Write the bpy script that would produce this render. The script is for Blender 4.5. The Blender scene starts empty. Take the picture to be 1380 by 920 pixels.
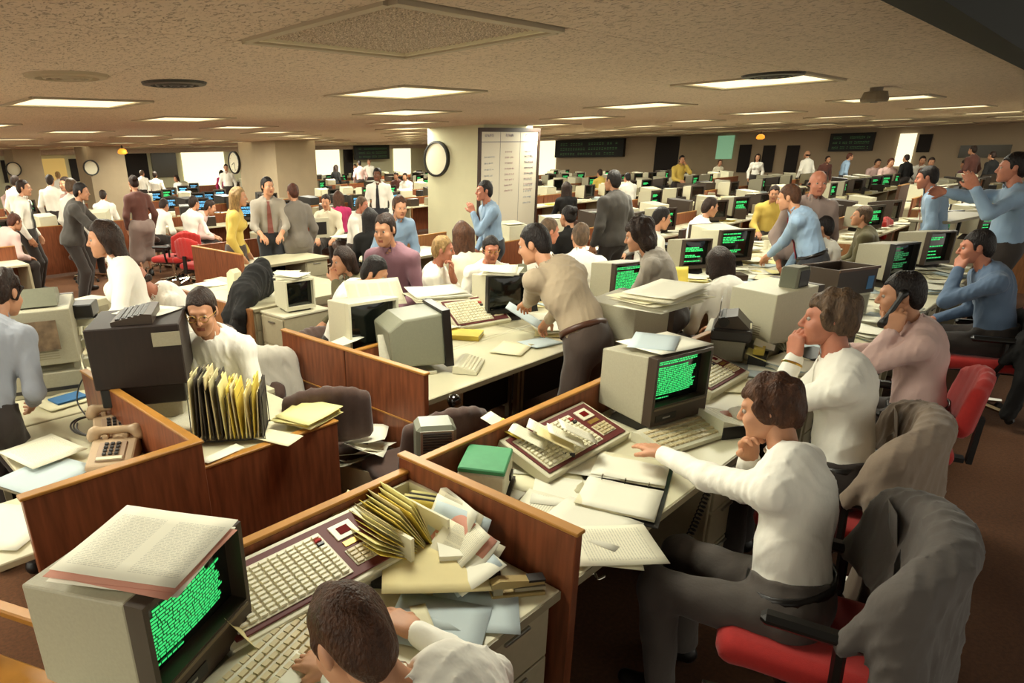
import bpy, math, random
import numpy as np
from mathutils import Vector, Matrix, Euler
random.seed(7)
C = bpy.context.scene.collection
SC = bpy.context.scene
# ------------------------------------------------------------------ camera (solved from the desk, ceiling and upright directions)
F_PX, CX, CY, EYE = 875.1, 540.7, 533.6, 2.0
YAW, PITCH, ROLL = (math.radians(a) for a in (47.676, 20.512, 1.417))
_f0 = np.array([math.cos(YAW), math.sin(YAW), 0]); _rt = np.array([math.sin(YAW), -math.cos(YAW), 0])
_fw = _f0*math.cos(PITCH)+np.array([0, 0, -math.sin(PITCH)]); _dn = np.cross(_fw, _rt)
_r2 = math.cos(ROLL)*_rt+math.sin(ROLL)*_dn; _d2 = -math.sin(ROLL)*_rt+math.cos(ROLL)*_dn
cam_d = bpy.data.cameras.new('camera'); cam = bpy.data.objects.new('camera', cam_d); C.objects.link(cam)
cam.matrix_world = Matrix(((_r2[0], -_d2[0], -_fw[0], 0), (_r2[1], -_d2[1], -_fw[1], 0), (_r2[2], -_d2[2], -_fw[2], EYE), (0, 0, 0, 1)))
cam_d.sensor_fit = 'HORIZONTAL'; cam_d.sensor_width = 36; cam_d.lens = F_PX/1380*36
cam_d.shift_x = (690-CX)/1380; cam_d.shift_y = (CY-460)/1380
cam_d.clip_start = .05; cam_d.clip_end = 200
SC.camera = cam
# ------------------------------------------------------------------ world, exposure, lamps
w = bpy.data.worlds.new('world'); SC.world = w; w.use_nodes = True
w.node_tree.nodes['Background'].inputs[0].default_value = (1, .95, .80, 1)
w.node_tree.nodes['Background'].inputs[1].default_value = .72
vs = SC.view_settings; vs.view_transform = 'Standard'; vs.look = 'None'; vs.gamma = 1; vs.use_curve_mapping = False; vs.exposure = 0.58
CEIL = 2.45; WALL_X = 30.0; WALL_Y = 30.0; EDGE_Y = .70
TX, TY, OX, OY = .94, .99, 2.04-.47, 2.19-.495       # ceiling tile module and its origin
def lamp_spots():
    for i in range(-4, 15):
        for j in range(-1, 15):
            if (i+j) % 2 == 0:
                x, y = 2.04+2*TX*i, 2.19+2*TY*j
                if y > EDGE_Y and x > -6 and x < WALL_X-1 and y < WALL_Y-1: yield i, j, x, y  # unseen fixtures at negative x are added as fill for camera-facing surfaces
for i, j, x, y in lamp_spots():
    if (x > 17 or y > 17) and (i % 4): continue
    big = x > 17 or y > 17
    l = bpy.data.lights.new('fixture_lamp', 'AREA'); l.shape = 'SQUARE'; l.size = .8
    l.energy = 36*((3.0 if y > x else 2.0) if big else 1)*(.7 if x > y+4.5 else 1); l.color = (1, .985, .81)
    o = bpy.data.objects.new('fixture_lamp', l); C.objects.link(o); o.location = (x, y, CEIL-.02)

def W(px, py, z):
    """the point of the room at height z that a photograph pixel shows"""
    v = _r2*((px-CX)/F_PX)+_d2*((py-CY)/F_PX)+_fw
    v = v*((z-EYE)/v[2]); return Vector((v[0], v[1], z))

# ------------------------------------------------------------------ materials
def lin(h):
    h = h.lstrip('#'); c = [int(h[i:i+2], 16)/255 for i in (0, 2, 4)]
    return tuple((a/12.92 if a <= .04045 else ((a+.055)/1.055)**2.4) for a in c)+(1,)
MATS = {}
def mat(name, hexc, rough=.6, metal=0, nscale=0, namt=.1, bump=0, bscale=60, stretch=None, emit=0, coat=0, spec=None, sheen=0, kind=None):
    if name in MATS: return MATS[name]
    m = bpy.data.materials.new(name); m.use_nodes = True; MATS[name] = m
    nt = m.node_tree; b = nt.nodes['Principled BSDF']; L = nt.links.new
    b.inputs['Base Color'].default_value = lin(hexc); b.inputs['Roughness'].default_value = rough; b.inputs['Metallic'].default_value = metal
    if coat: b.inputs['Coat Weight'].default_value = coat
    if sheen: b.inputs['Sheen Weight'].default_value = sheen
    if spec is not None: b.inputs['Specular IOR Level'].default_value = spec
    if emit:
        b.inputs['Emission Color'].default_value = lin(hexc); b.inputs['Emission Strength'].default_value = emit
    tc = nt.nodes.new('ShaderNodeTexCoord'); src = tc.outputs['Object']
    if stretch:
        mp = nt.nodes.new('ShaderNodeMapping'); mp.inputs['Scale'].default_value = stretch; L(src, mp.inputs[0]); src = mp.outputs[0]
    if nscale:
        n = nt.nodes.new('ShaderNodeTexNoise'); n.inputs['Scale'].default_value = nscale; n.inputs['Detail'].default_value = 4; L(src, n.inputs['Vector'])
        mr = nt.nodes.new('ShaderNodeMapRange'); mr.inputs[1].default_value = .3; mr.inputs[2].default_value = .7
        mr.inputs[3].default_value = 1-namt; mr.inputs[4].default_value = 1+namt*.6; L(n.outputs[0], mr.inputs[0])
        mx = nt.nodes.new('ShaderNodeVectorMath'); mx.operation = 'SCALE'; mx.inputs[0].default_value = lin(hexc)[:3]; L(mr.outputs[0], mx.inputs['Scale'])
        L(mx.outputs[0], b.inputs['Base Color'])
    if bump:
        n2 = nt.nodes.new('ShaderNodeTexNoise'); n2.inputs['Scale'].default_value = bscale; n2.inputs['Detail'].default_value = 3; L(src, n2.inputs['Vector'])
        bp = nt.nodes.new('ShaderNodeBump'); bp.inputs['Strength'].default_value = bump; bp.inputs['Distance'].default_value = .01
        L(n2.outputs[0], bp.inputs['Height']); L(bp.outputs[0], b.inputs['Normal'])
    return m
wood = mat('walnut_wood', '#80482d', .38, nscale=5, namt=.35, stretch=(9, 9, .9), spec=.35)
woodl = mat('light_teak_wood', '#8a5a33', .42, nscale=5, namt=.25, stretch=(8, 8, .8))
oak = mat('oak_edge', '#b07a34', .4, nscale=8, namt=.2)
lam = mat('cream_laminate', '#cfc8a8', .42, nscale=6, namt=.03)
beige = mat('beige_metal', '#aaa083', .5, nscale=30, namt=.05)
beiged = mat('darker_beige_metal', '#8d846a', .5)
case_m = mat('terminal_beige', '#a39d86', .55, nscale=120, namt=.06, bump=.05, bscale=300)
case_l = mat('terminal_cream', '#cbc6ab', .5, nscale=90, namt=.04)
case_g = mat('terminal_grey_green', '#7d7d69', .5, nscale=90, namt=.05)
brown_p = mat('brown_plastic', '#3a2d22', .45)
black_p = mat('black_plastic', '#15120f', .4)
dark_p = mat('charcoal_plastic', '#272320', .45)
glass_d = mat('dark_screen_glass', '#0d100d', .12, coat=.4)
txt_g = mat('green_phosphor', '#35c86a', .5, emit=.75)
txt_d = mat('dim_green_phosphor', '#2f8f55', .5, emit=.35)
txt_b = mat('blue_phosphor', '#5fa8d8', .5, emit=.8)
chrome = mat('chrome', '#c8c4b8', .15, 1)
steel = mat('brushed_steel', '#9b988c', .35, .8)
maroon = mat('maroon_panel', '#61211e', .6, nscale=10, namt=.06)
ivory = mat('ivory_plastic', '#d8d2b4', .45)
ivoryk = mat('ivory_key', '#e2dcbf', .4)
tank = mat('tan_key', '#c9b98f', .45)
red_led = mat('red_display', '#6a100e', .7, spec=.1)
brass = mat('brass_plate', '#a8843c', .35, .6)
red_f = mat('red_upholstery', '#b3231d', .85, nscale=60, namt=.08, bump=.2, bscale=400, sheen=.2)
brown_f = mat('brown_upholstery', '#4a342b', .9, nscale=60, namt=.1, bump=.2, bscale=400, sheen=.2)
paper = mat('white_paper', '#e6e3cf', .8, nscale=3, namt=.02)
paper_c = mat('cream_paper', '#ddd6b2', .8, nscale=4, namt=.03)
paper_p = mat('pink_paper', '#c98d78', .8)
paper_b = mat('pale_blue_paper', '#b9c6c8', .8)
paper_y = mat('pale_yellow_paper', '#e6dc95', .8)
yel = mat('yellow_folder', '#dfc752', .7, nscale=12, namt=.1)
manila = mat('manila_folder', '#d8c993', .75, nscale=9, namt=.06)
greenb = mat('green_cover', '#3f8a58', .6, nscale=40, namt=.06)
blueb = mat('blue_cover', '#3d6f9e', .6)
darkfold = mat('dark_folder', '#3a332a', .7)
tanp = mat('tan_plastic', '#b59a78', .45)
wall_m = mat('cream_wall_paint', '#d3cfab', .85, nscale=3, namt=.04)
wall_d = mat('taupe_wall_paint', '#a59478', .85, nscale=3, namt=.05)
black_m = mat('black_board', '#12120f', .6)
white_g = mat('bright_window', '#f4efcf', .5, emit=.8)
tube_e = mat('lit_lens', '#fff3cf', .5, emit=.8)
def printed(name, hexc, ink='#4a473c', cols=2, rows=46, amt=.55):
    m = mat(name, hexc, .8); nt = m.node_tree; L = nt.links.new; b = nt.nodes['Principled BSDF']
    tc = nt.nodes.new('ShaderNodeTexCoord'); sp = nt.nodes.new('ShaderNodeSeparateXYZ'); L(tc.outputs['Generated'], sp.inputs[0])
    def mth(op, a, bb=None):
        n = nt.nodes.new('ShaderNodeMath'); n.operation = op
        for k, v in enumerate((a, bb)):
            if v is None: continue
            if hasattr(v, 'links'): L(v, n.inputs[k])
            else: n.inputs[k].default_value = v
        return n.outputs[0]
    row = mth('LESS_THAN', mth('FRACT', mth('MULTIPLY', sp.outputs[1], rows)), .45)
    fx = mth('FRACT', mth('MULTIPLY', sp.outputs[0], cols))
    col = mth('MULTIPLY', mth('GREATER_THAN', fx, .12), mth('LESS_THAN', fx, .92))
    yy = mth('MULTIPLY', mth('GREATER_THAN', sp.outputs[1], .1), mth('LESS_THAN', sp.outputs[1], .86))
    nz = nt.nodes.new('ShaderNodeTexNoise'); nz.inputs['Scale'].default_value = 1; nz.inputs['Detail'].default_value = 1
    cb = nt.nodes.new('ShaderNodeCombineXYZ'); L(mth('MULTIPLY', sp.outputs[0], 70), cb.inputs[0]); L(mth('FLOOR', mth('MULTIPLY', sp.outputs[1], rows)), cb.inputs[1]); L(cb.outputs[0], nz.inputs['Vector'])
    word = mth('GREATER_THAN', nz.outputs[0], .45)
    fac = mth('MULTIPLY', mth('MULTIPLY', mth('MULTIPLY', row, col), mth('MULTIPLY', yy, word)), amt)
    mx = nt.nodes.new('ShaderNodeMix'); mx.data_type = 'RGBA'; L(fac, mx.inputs[0]); mx.inputs[6].default_value = lin(hexc); mx.inputs[7].default_value = lin(ink)
    L(mx.outputs[2], b.inputs['Base Color']); return m
print2 = printed('printed_page', '#e6e3cf', ink='#77756a', cols=2, amt=.4)
print1 = printed('printed_sheet', '#e4dfc6', ink='#6a685c', cols=1, rows=30, amt=.4)
newsp = printed('newsprint', '#d9d2b6', cols=5, rows=60, amt=.4)
# ------------------------------------------------------------------ mesh helpers
class MB:
    """collects simple solids, then links them as ONE mesh object"""
    def __init__(s): s.v = []; s.f = []; s.m = []; s.T = None
    def add(s, vs_, fs, m=0):
        o = len(s.v)
        for v in vs_:
            v = Vector(v); s.v.append(s.T @ v if s.T else v)
        for f in fs: s.f.append([o+i for i in f]); s.m.append(m)
        return s
    def box(s, c, d, m=0, bev=0, M=None):
        hx, hy, hz = d[0]/2, d[1]/2, d[2]/2; b = min(bev, hx*.9, hy*.9, hz*.9)
        P = []; F = []
        if b <= 0:
            P = [(x, y, z) for x in (-hx, hx) for y in (-hy, hy) for z in (-hz, hz)]
            F = [(0, 1, 3, 2), (4, 6, 7, 5), (0, 4, 5, 1), (2, 3, 7, 6), (0, 2, 6, 4), (1, 5, 7, 3)]
        else:
            idx = {}
            for sx in (-1, 1):
                for sy in (-1, 1):
                    for sz in (-1, 1):
                        for ax in range(3):
                            q = [sx*(hx-b), sy*(hy-b), sz*(hz-b)]; q[ax] = (sx*hx, sy*hy, sz*hz)[ax]
                            idx[(sx, sy, sz, ax)] = len(P); P.append(tuple(q))
            def q4(ax, sg):
                a, c2 = [i for i in range(3) if i != ax]; r = []
                for u, v in ((-1, -1), (1, -1), (1, 1), (-1, 1)):
                    k = [0, 0, 0]; k[ax] = sg; k[a] = u; k[c2] = v; r.append(idx[(k[0], k[1], k[2], ax)])
                return r if (sg > 0) != (ax == 1) else r[::-1]
            for ax in range(3):
                for sg in (-1, 1): F.append(q4(ax, sg))
            for ax in range(3):
                a, c2 = [i for i in range(3) if i != ax]
                for u in (-1, 1):
                    for v in (-1, 1):
                        k = [0, 0, 0]; k[a] = u; k[c2] = v; r = []
                        for t, w_ in ((-1, a), (1, a), (1, c2), (-1, c2)):
                            k[ax] = t; r.append(idx[(k[0], k[1], k[2], w_)])
                        F.append(r)
            for sx in (-1, 1):
                for sy in (-1, 1):
                    for sz in (-1, 1): F.append([idx[(sx, sy, sz, i)] for i in range(3)])
            # consistent outward winding
            for i, f in enumerate(F):
                a, b2, c3 = (Vector(P[f[k]]) for k in (0, 1, 2)); n = (b2-a).cross(c3-a); ctr = sum((Vector(P[k]) for k in f), Vector())/len(f)
                if n.dot(ctr) < 0: F[i] = f[::-1]
        Mx = Matrix.Translation(c) @ (M.to_4x4() if M else Matrix())
        return s.add([Mx @ Vector(p) for p in P], F, m)
    def bb(s, x0, x1, y0, y1, z0, z1, m=0, bev=0):
        return s.box(((x0+x1)/2, (y0+y1)/2, (z0+z1)/2), (x1-x0, y1-y0, z1-z0), m, bev)
    def prism(s, prof, x0, x1, m=0):
        """profile of (y,z) points swept along x"""
        n = len(prof); P = [(x0, y, z) for y, z in prof]+[(x1, y, z) for y, z in prof]
        F = [[i, (i+1) % n, n+(i+1) % n, n+i] for i in range(n)]+[list(range(n))[::-1], list(range(n, 2*n))]
        return s.add(P, F, m)
    def tube(s, pts, r, n=6, m=0, r2=None, caps=True):
        pts = [Vector(p) for p in pts]; k = len(pts); P = []; F = []; up = None
        for i, p in enumerate(pts):
            d = (pts[min(i+1, k-1)]-pts[max(i-1, 0)]).normalized()
            if up is None:
                up = Vector((0, 0, 1)) if abs(d.z) < .9 else Vector((1, 0, 0))
            a = d.cross(up).normalized(); up = a.cross(d)
            rr = r if r2 is None else r+(r2-r)*i/(k-1)
            for j in range(n):
                t = 2*math.pi*j/n; P.append(p+a*(rr*math.cos(t))+up*(rr*math.sin(t)))
        for i in range(k-1):
            for j in range(n):
                F.append([i*n+j, i*n+(j+1) % n, (i+1)*n+(j+1) % n, (i+1)*n+j])
        if caps: F += [list(range(n))[::-1], list(range((k-1)*n, k*n))]
        return s.add(P, F, m)
    def lathe(s, prof, n=16, m=0, c=(0, 0, 0)):
        k = len(prof); P = []; F = []
        for r, z in prof:
            for j in range(n):
                t = 2*math.pi*j/n; P.append((c[0]+r*math.cos(t), c[1]+r*math.sin(t), c[2]+z))
        for i in range(k-1):
            for j in range(n): F.append([i*n+j, i*n+(j+1) % n, (i+1)*n+(j+1) % n, (i+1)*n+j])
        F += [list(range(n))[::-1], list(range((k-1)*n, k*n))]
        return s.add(P, F, m)
    def sheet(s, nx, ny, fn, th=.0, m=0):
        P = [fn(i/nx, j/ny) for j in range(ny+1) for i in range(nx+1)]
        F = [[j*(nx+1)+i, j*(nx+1)+i+1, (j+1)*(nx+1)+i+1, (j+1)*(nx+1)+i] for j in range(ny) for i in range(nx)]
        if th:
            o = len(P); P += [(p[0], p[1], p[2]-th) for p in P]
            F += [[o+i for i in f[::-1]] for f in F]
            ring = [i for i in range(nx+1)]+[j*(nx+1)+nx for j in range(1, ny+1)]+[ny*(nx+1)+i for i in range(nx-1, -1, -1)]+[j*(nx+1) for j in range(ny-1, 0, -1)]
            for a, b in zip(ring, ring[1:]+ring[:1]): F.append([b, a, o+a, o+b])
        return s.add(P, F, m)
    def mesh(s, name, mats, smooth=False):
        me = bpy.data.meshes.new(name); me.from_pydata([tuple(v) for v in s.v], [], s.f)
        for m in mats: me.materials.append(m)
        if len(mats) > 1: me.polygons.foreach_set('material_index', s.m)
        if smooth: me.polygons.foreach_set('use_smooth', [True]*len(me.polygons))
        me.update(); return me
    def obj(s, name, mats, parent=None, loc=(0, 0, 0), rz=0, smooth=False, rot=None):
        if not isinstance(mats, (list, tuple)): mats = [mats]
        return put(name, s.mesh(name, mats, smooth), parent, loc, rz, rot)
def put(name, me, parent=None, loc=(0, 0, 0), rz=0, rot=None, scale=None):
    o = bpy.data.objects.new(name, me); C.objects.link(o); o.location = loc
    o.rotation_euler = rot if rot else (0, 0, rz)
    if scale: o.scale = scale
    if parent: o.parent = parent
    return o
def tag(o, label, cat, group=None, kind=None):
    o['label'] = label; o['category'] = cat
    if group: o['group'] = group
    if kind: o['kind'] = kind
    return o
def thing(name, label, cat, loc=(0, 0, 0), rz=0, group=None, rot=None):
    return tag(put(name, None, None, loc, rz, rot), label, cat, group)
def struct(o): o['kind'] = 'structure'; return o
def stuff(o): o['kind'] = 'stuff'; return o
KIDS = {}
def copy_tree(root, loc, rz, label, group=None, swap=None, rot=None):
    """a copy of a thing and copies of its parts and sub-parts, sharing meshes"""
    def cp(o, par):
        c = o.copy(); C.objects.link(c); c.parent = par
        for ch in o.children: cp(ch, c)
        return c
    r = cp(root, None); r.location = loc; r.rotation_euler = rot if rot else (0, 0, rz); r['label'] = label
    if group: r['group'] = group
    elif 'group' in r: del r['group']
    return r
FREE = {}
def proto(key, make, loc, rz, label, group=None, rot=None):
    """the first call builds the thing itself, later calls copy it"""
    if key not in FREE:
        r = make(); FREE[key] = r; r.location = loc; r.rotation_euler = rot if rot else (0, 0, rz); r['label'] = label
        if group: r['group'] = group
        return r
    return copy_tree(FREE[key], loc, rz, label, group, rot=rot)
R = math.radians
def face(a): return R(a+90)          # furniture whose front is local -Y, turned to look along world angle a
def faceP(a): return R(a-90)         # people and chairs look along local +Y

# ------------------------------------------------------------------ smooth implicit bodies (union of tapered limbs, surface nets)
class SDF:
    def __init__(s): s.p = []
    def cone(s, a, b, ra, rb, k=.02, op=1): s.p.append(('c', np.array(a, float), np.array(b, float), ra, rb, k, op)); return s
    def ell(s, c, r, k=.02, M=None, op=1): s.p.append(('e', np.array(c, float), np.array(r, float), None if M is None else np.array(M, float), 0, k, op)); return s
    def rbox(s, c, h, r, k=.02, M=None, op=1): s.p.append(('b', np.array(c, float), np.array(h, float), None if M is None else np.array(M, float), r, k, op)); return s
    def clip(s, pt, n): s.p.append(('p', np.array(pt, float), np.array(n, float)/np.linalg.norm(n), 0, 0, 0, 2)); return s
    def bounds(s, q):
        if q[0] == 'c': lo = np.minimum(q[1]-q[3], q[2]-q[4]); hi = np.maximum(q[1]+q[3], q[2]+q[4])
        elif q[0] == 'e':
            r = q[2] if q[3] is None else np.sqrt(((q[3]*q[2])**2).sum(1)); lo, hi = q[1]-r, q[1]+r
        else:
            r = q[2] if q[3] is None else np.abs(q[3]) @ q[2]; lo, hi = q[1]-r, q[1]+r
        return lo, hi
    def ev(s, q, X):
        if q[0] == 'c':
            a, b, ra, rb = q[1:5]; ab = b-a; L2 = ab @ ab+1e-9; t = np.clip(((X-a) @ ab)/L2, 0, 1)
            return np.sqrt((((X-a)-t[..., None]*ab)**2).sum(-1))-(ra+(rb-ra)*t)
        Y = X-q[1]
        if q[3] is not None: Y = Y @ q[3]
        if q[0] == 'e':
            k0 = np.sqrt(((Y/q[2])**2).sum(-1)); k1 = np.sqrt(((Y/q[2]**2)**2).sum(-1))+1e-9
            return k0*(k0-1)/k1
        d = np.abs(Y)-(q[2]-q[4]); return np.sqrt((np.maximum(d, 0)**2).sum(-1))+np.minimum(d.max(-1), 0)-q[4]
    def field(s, lo, hi, res, noise=None):
        n = np.maximum(np.ceil((hi-lo)/res).astype(int)+1, 4)
        ax = [lo[i]+res*np.arange(n[i]) for i in range(3)]; V = np.full(n, 1.0)
        for q in s.p:
            if q[0] == 'p':
                X = np.stack(np.meshgrid(*ax, indexing='ij'), -1); V = np.maximum(V, (X-q[1]) @ q[2]); continue
            l, h = s.bounds(q); mg = q[5]+3*res
            i0 = np.clip(np.floor((l-mg-lo)/res).astype(int), 0, n); i1 = np.clip(np.ceil((h+mg-lo)/res).astype(int)+1, 0, n)
            if (i1 <= i0).any(): continue
            sl = tuple(slice(a, b) for a, b in zip(i0, i1))
            X = np.stack(np.meshgrid(*[ax[i][i0[i]:i1[i]] for i in range(3)], indexing='ij'), -1)
            d = s.ev(q, X); k = q[5]; A = V[sl]
            if q[6] == 1:
                hh = np.maximum(k-np.abs(A-d), 0)/max(k, 1e-6); V[sl] = np.minimum(A, d)-hh*hh*k*.25
            else:
                hh = np.maximum(k-np.abs(A+d), 0)/max(k, 1e-6); V[sl] = np.maximum(A, -d)+hh*hh*k*.25
        if noise:
            X = np.stack(np.meshgrid(*ax, indexing='ij'), -1); V = V+noise(X)
        return V
    def net(s, res, lo=None, hi=None, noise=None):
        """surface nets -> (verts, quads)"""
        if lo is None:
            bs = [s.bounds(q) for q in s.p if q[0] != 'p' and q[-1] == 1]
            lo = np.min([b[0] for b in bs], 0)-2.5*res; hi = np.max([b[1] for b in bs], 0)+2.5*res
        V = s.field(np.array(lo), np.array(hi), res, noise); V[[0, -1]] = 1; V[:, [0, -1]] = 1; V[:, :, [0, -1]] = 1
        S = V < 0; n = np.array(V.shape); c = n-1
        num = np.zeros(tuple(c)+(3,)); cnt = np.zeros(tuple(c))
        for axx in range(3):
            for u in (0, 1):
                for v in (0, 1):
                    o0 = [0, 0, 0]; a, b = [i for i in range(3) if i != axx]; o0[a] = u; o0[b] = v; o1 = list(o0); o1[axx] = 1
                    g0 = V[tuple(slice(o0[i], o0[i]+c[i]) for i in range(3))]; g1 = V[tuple(slice(o1[i], o1[i]+c[i]) for i in range(3))]
                    x = (g0 < 0) != (g1 < 0); t = np.where(x, g0/np.where(x, g0-g1, 1), 0)
                    for i in range(3): num[..., i] += np.where(x, (t if i == axx else o0[i]), 0)
                    cnt += x
        act = cnt > 0; ids = np.full(tuple(c), -1); ids[act] = np.arange(act.sum())
        ii = np.argwhere(act); P = np.array(lo)+res*(ii+num[act]/cnt[act][:, None])
        Q = []
        for axx in range(3):
            a, b = [(1, 2), (2, 0), (0, 1)][axx]
            m0 = [slice(1, -1)]*3; m1 = [slice(1, -1)]*3; m0[axx] = slice(0, n[axx]-1); m1[axx] = slice(1, n[axx])
            s0, s1 = S[tuple(m0)], S[tuple(m1)]
            for val in (True, False):
                e = np.argwhere((s0 == val) & (s1 == (not val)))
                if not len(e): continue
                off = np.ones(3, int); off[axx] = 0; e = e+off
                def cell(da, db):
                    k = e.copy(); k[:, a] += da; k[:, b] += db; return ids[k[:, 0], k[:, 1], k[:, 2]]
                q = np.stack([cell(-1, -1), cell(0, -1), cell(0, 0), cell(-1, 0)], 1); Q.append(q if val else q[:, ::-1])
        Q = np.concatenate(Q) if Q else np.zeros((0, 4), int)
        return P, Q
def np_mesh(name, parts, mats, smooth=True):
    """parts: list of (verts, quads, material index) joined in one mesh"""
    me = bpy.data.meshes.new(name); V = []; Q = []; M = []; o = 0
    for P, q, m in parts:
        V.append(P); Q.append(q+o); o += len(P); M.append(np.full(len(q), m))
    V = np.concatenate(V); Q = np.concatenate(Q); M = np.concatenate(M).astype(np.int32)
    me.vertices.add(len(V)); me.vertices.foreach_set('co', V.astype(np.float32).ravel())
    me.loops.add(len(Q)*4); me.loops.foreach_set('vertex_index', Q.astype(np.int32).ravel())
    me.polygons.add(len(Q)); me.polygons.foreach_set('loop_start', np.arange(0, len(Q)*4, 4, dtype=np.int32))
    for m in mats: me.materials.append(m)
    me.polygons.foreach_set('material_index', M); me.polygons.foreach_set('use_smooth', np.ones(len(Q), bool))
    me.update(calc_edges=True); me.validate(); return me
_rn = np.random.RandomState(3); _K = _rn.normal(size=(10, 3)); _K /= np.linalg.norm(_K, axis=1)[:, None]; _PH = _rn.rand(10)*6.28; _FR = _rn.uniform(35, 120, 10)
def folds(amp, f=1.0):
    def fn(X):
        d = 0
        for k, p, fr in zip(_K[:6], _PH, _FR): d = d+np.sin((X @ (k*fr*f))+p+1.5*np.sin(X @ (_K[7]*20)))
        return amp*d/3
    return fn
def curls(amp, f=2.4):
    def fn(X):
        d = np.sin(X @ (_K[0]*90*f)+1.2*np.sin(X @ (_K[3]*70)))+np.sin(X @ (_K[1]*100*f))+np.sin(X @ (_K[2]*80*f)); return amp*d/2
    return fn
# ------------------------------------------------------------------ people
skin_a = mat('skin_fair', '#c08a68', .55, nscale=25, namt=.08); skin_b = mat('skin_ruddy', '#b5745a', .55, nscale=25, namt=.08)
skin_c = mat('skin_brown', '#6b4029', .55, nscale=25, namt=.08)
lips_m = mat('lips', '#93503f', .5); eye_m = mat('eye', '#a2968a', .4); iris_m = mat('iris', '#20160f', .3)
def hairmat(n, h): return mat(n, h, .5, nscale=45, namt=.45, bump=.9, bscale=120, stretch=(1, 1, .45), spec=.3)
h_dark = hairmat('dark_brown_hair', '#2b1a11'); h_black = hairmat('black_hair', '#1a1210'); h_brown = hairmat('brown_hair', '#4a2c19')
h_grey = hairmat('greying_hair', '#5f4a37'); h_fair = hairmat('fair_hair', '#9a7a4c'); h_red = hairmat('auburn_hair', '#4a2415')
def cloth(n, h, b=.5): return mat(n, h, .85, nscale=7, namt=.05, bump=b, bscale=16, stretch=(1, 1, .6), sheen=.15)
c_white = cloth('white_shirt', '#f0ecdf'); c_cream = cloth('cream_shirt', '#d8cfb4'); c_tan = cloth('tan_shirt', '#a8967c'); c_pink = cloth('pink_shirt', '#cfae a6'.replace(' ', ''))
c_blue = cloth('blue_shirt', '#8aa3bd'); c_blued = cloth('slate_blue_jumper', '#566a84'); c_grey = cloth('grey_shirt', '#9a9184'); c_yel = cloth('yellow_blouse', '#cdb052')
c_mag = cloth('magenta_top', '#b3245e'); c_black = mat('black_cloth', '#0f0d0c', .9, bump=.4, bscale=16); c_suit = cloth('grey_suit', '#6f675e'); c_suitd = cloth('dark_grey_jacket', '#3d3833')
c_brown = cloth('brown_top', '#5a3329'); c_olive = cloth('olive_top', '#5d5638'); c_plaid = cloth('heather_skirt', '#8d7a72'); c_purp = cloth('plum_shirt', '#7b5560')
t_dark = cloth('dark_trousers', '#2a211c'); t_brown = cloth('brown_trousers', '#41332a'); t_grey = cloth('grey_trousers', '#4f4741'); t_navy = cloth('navy_trousers', '#1f2026')
tie_r = mat('red_tie', '#8d1c22', .6); tie_b = mat('black_tie', '#16141a', .6); tie_m = mat('maroon_tie', '#7a4238', .6)
leather = mat('brown_leather', '#4a2a1a', .45); shoe_m = mat('black_leather', '#15110f', .35); gold = mat('gold_metal', '#b08d3e', .25, .9)

def creases(amp):
    """soft ridged folds of a shirt"""
    def fn(X):
        wv = .05*np.stack([np.sin(X @ (_K[6]*17)), np.sin(X @ (_K[7]*15)+1), np.sin(X @ (_K[8]*16)+2)], -1); Y = X+wv; d = 0
        for k, f, p in ((_K[0], 38, 0), (_K[1], 52, 1), (_K[2], 44, 2.2), (_K[4], 64, 4)):
            r = 1-np.abs(np.sin(Y @ (k*f)+p)); m = .5+.5*np.sin(X @ (_K[5]*14)+p*2); d = d+r**2.5*m
        return amp*(.45-.5*d)
    return fn
def rot_ax(v, ax, a):
    ax = np.array(ax, float); ax /= np.linalg.norm(ax); v = np.array(v, float)
    return v*math.cos(a)+np.cross(ax, v)*math.sin(a)+ax*(ax @ v)*(1-math.cos(a))
def nrm(v): v = np.array(v, float); return v/(np.linalg.norm(v)+1e-9)
X1, Y1, Z1 = np.eye(3)
def ik(S, T, a, b, hint):
    S, T = np.array(S, float), np.array(T, float); d = T-S; L = np.linalg.norm(d); d /= L
    if L > (a+b)*.995: T = S+d*(a+b)*.995; L = (a+b)*.995
    x = (a*a-b*b+L*L)/(2*L); y = math.sqrt(max(a*a-x*x, 0)); h = np.array(hint, float); h = h-d*(h @ d); h = nrm(h)
    return S+d*x+h*y, T
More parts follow.
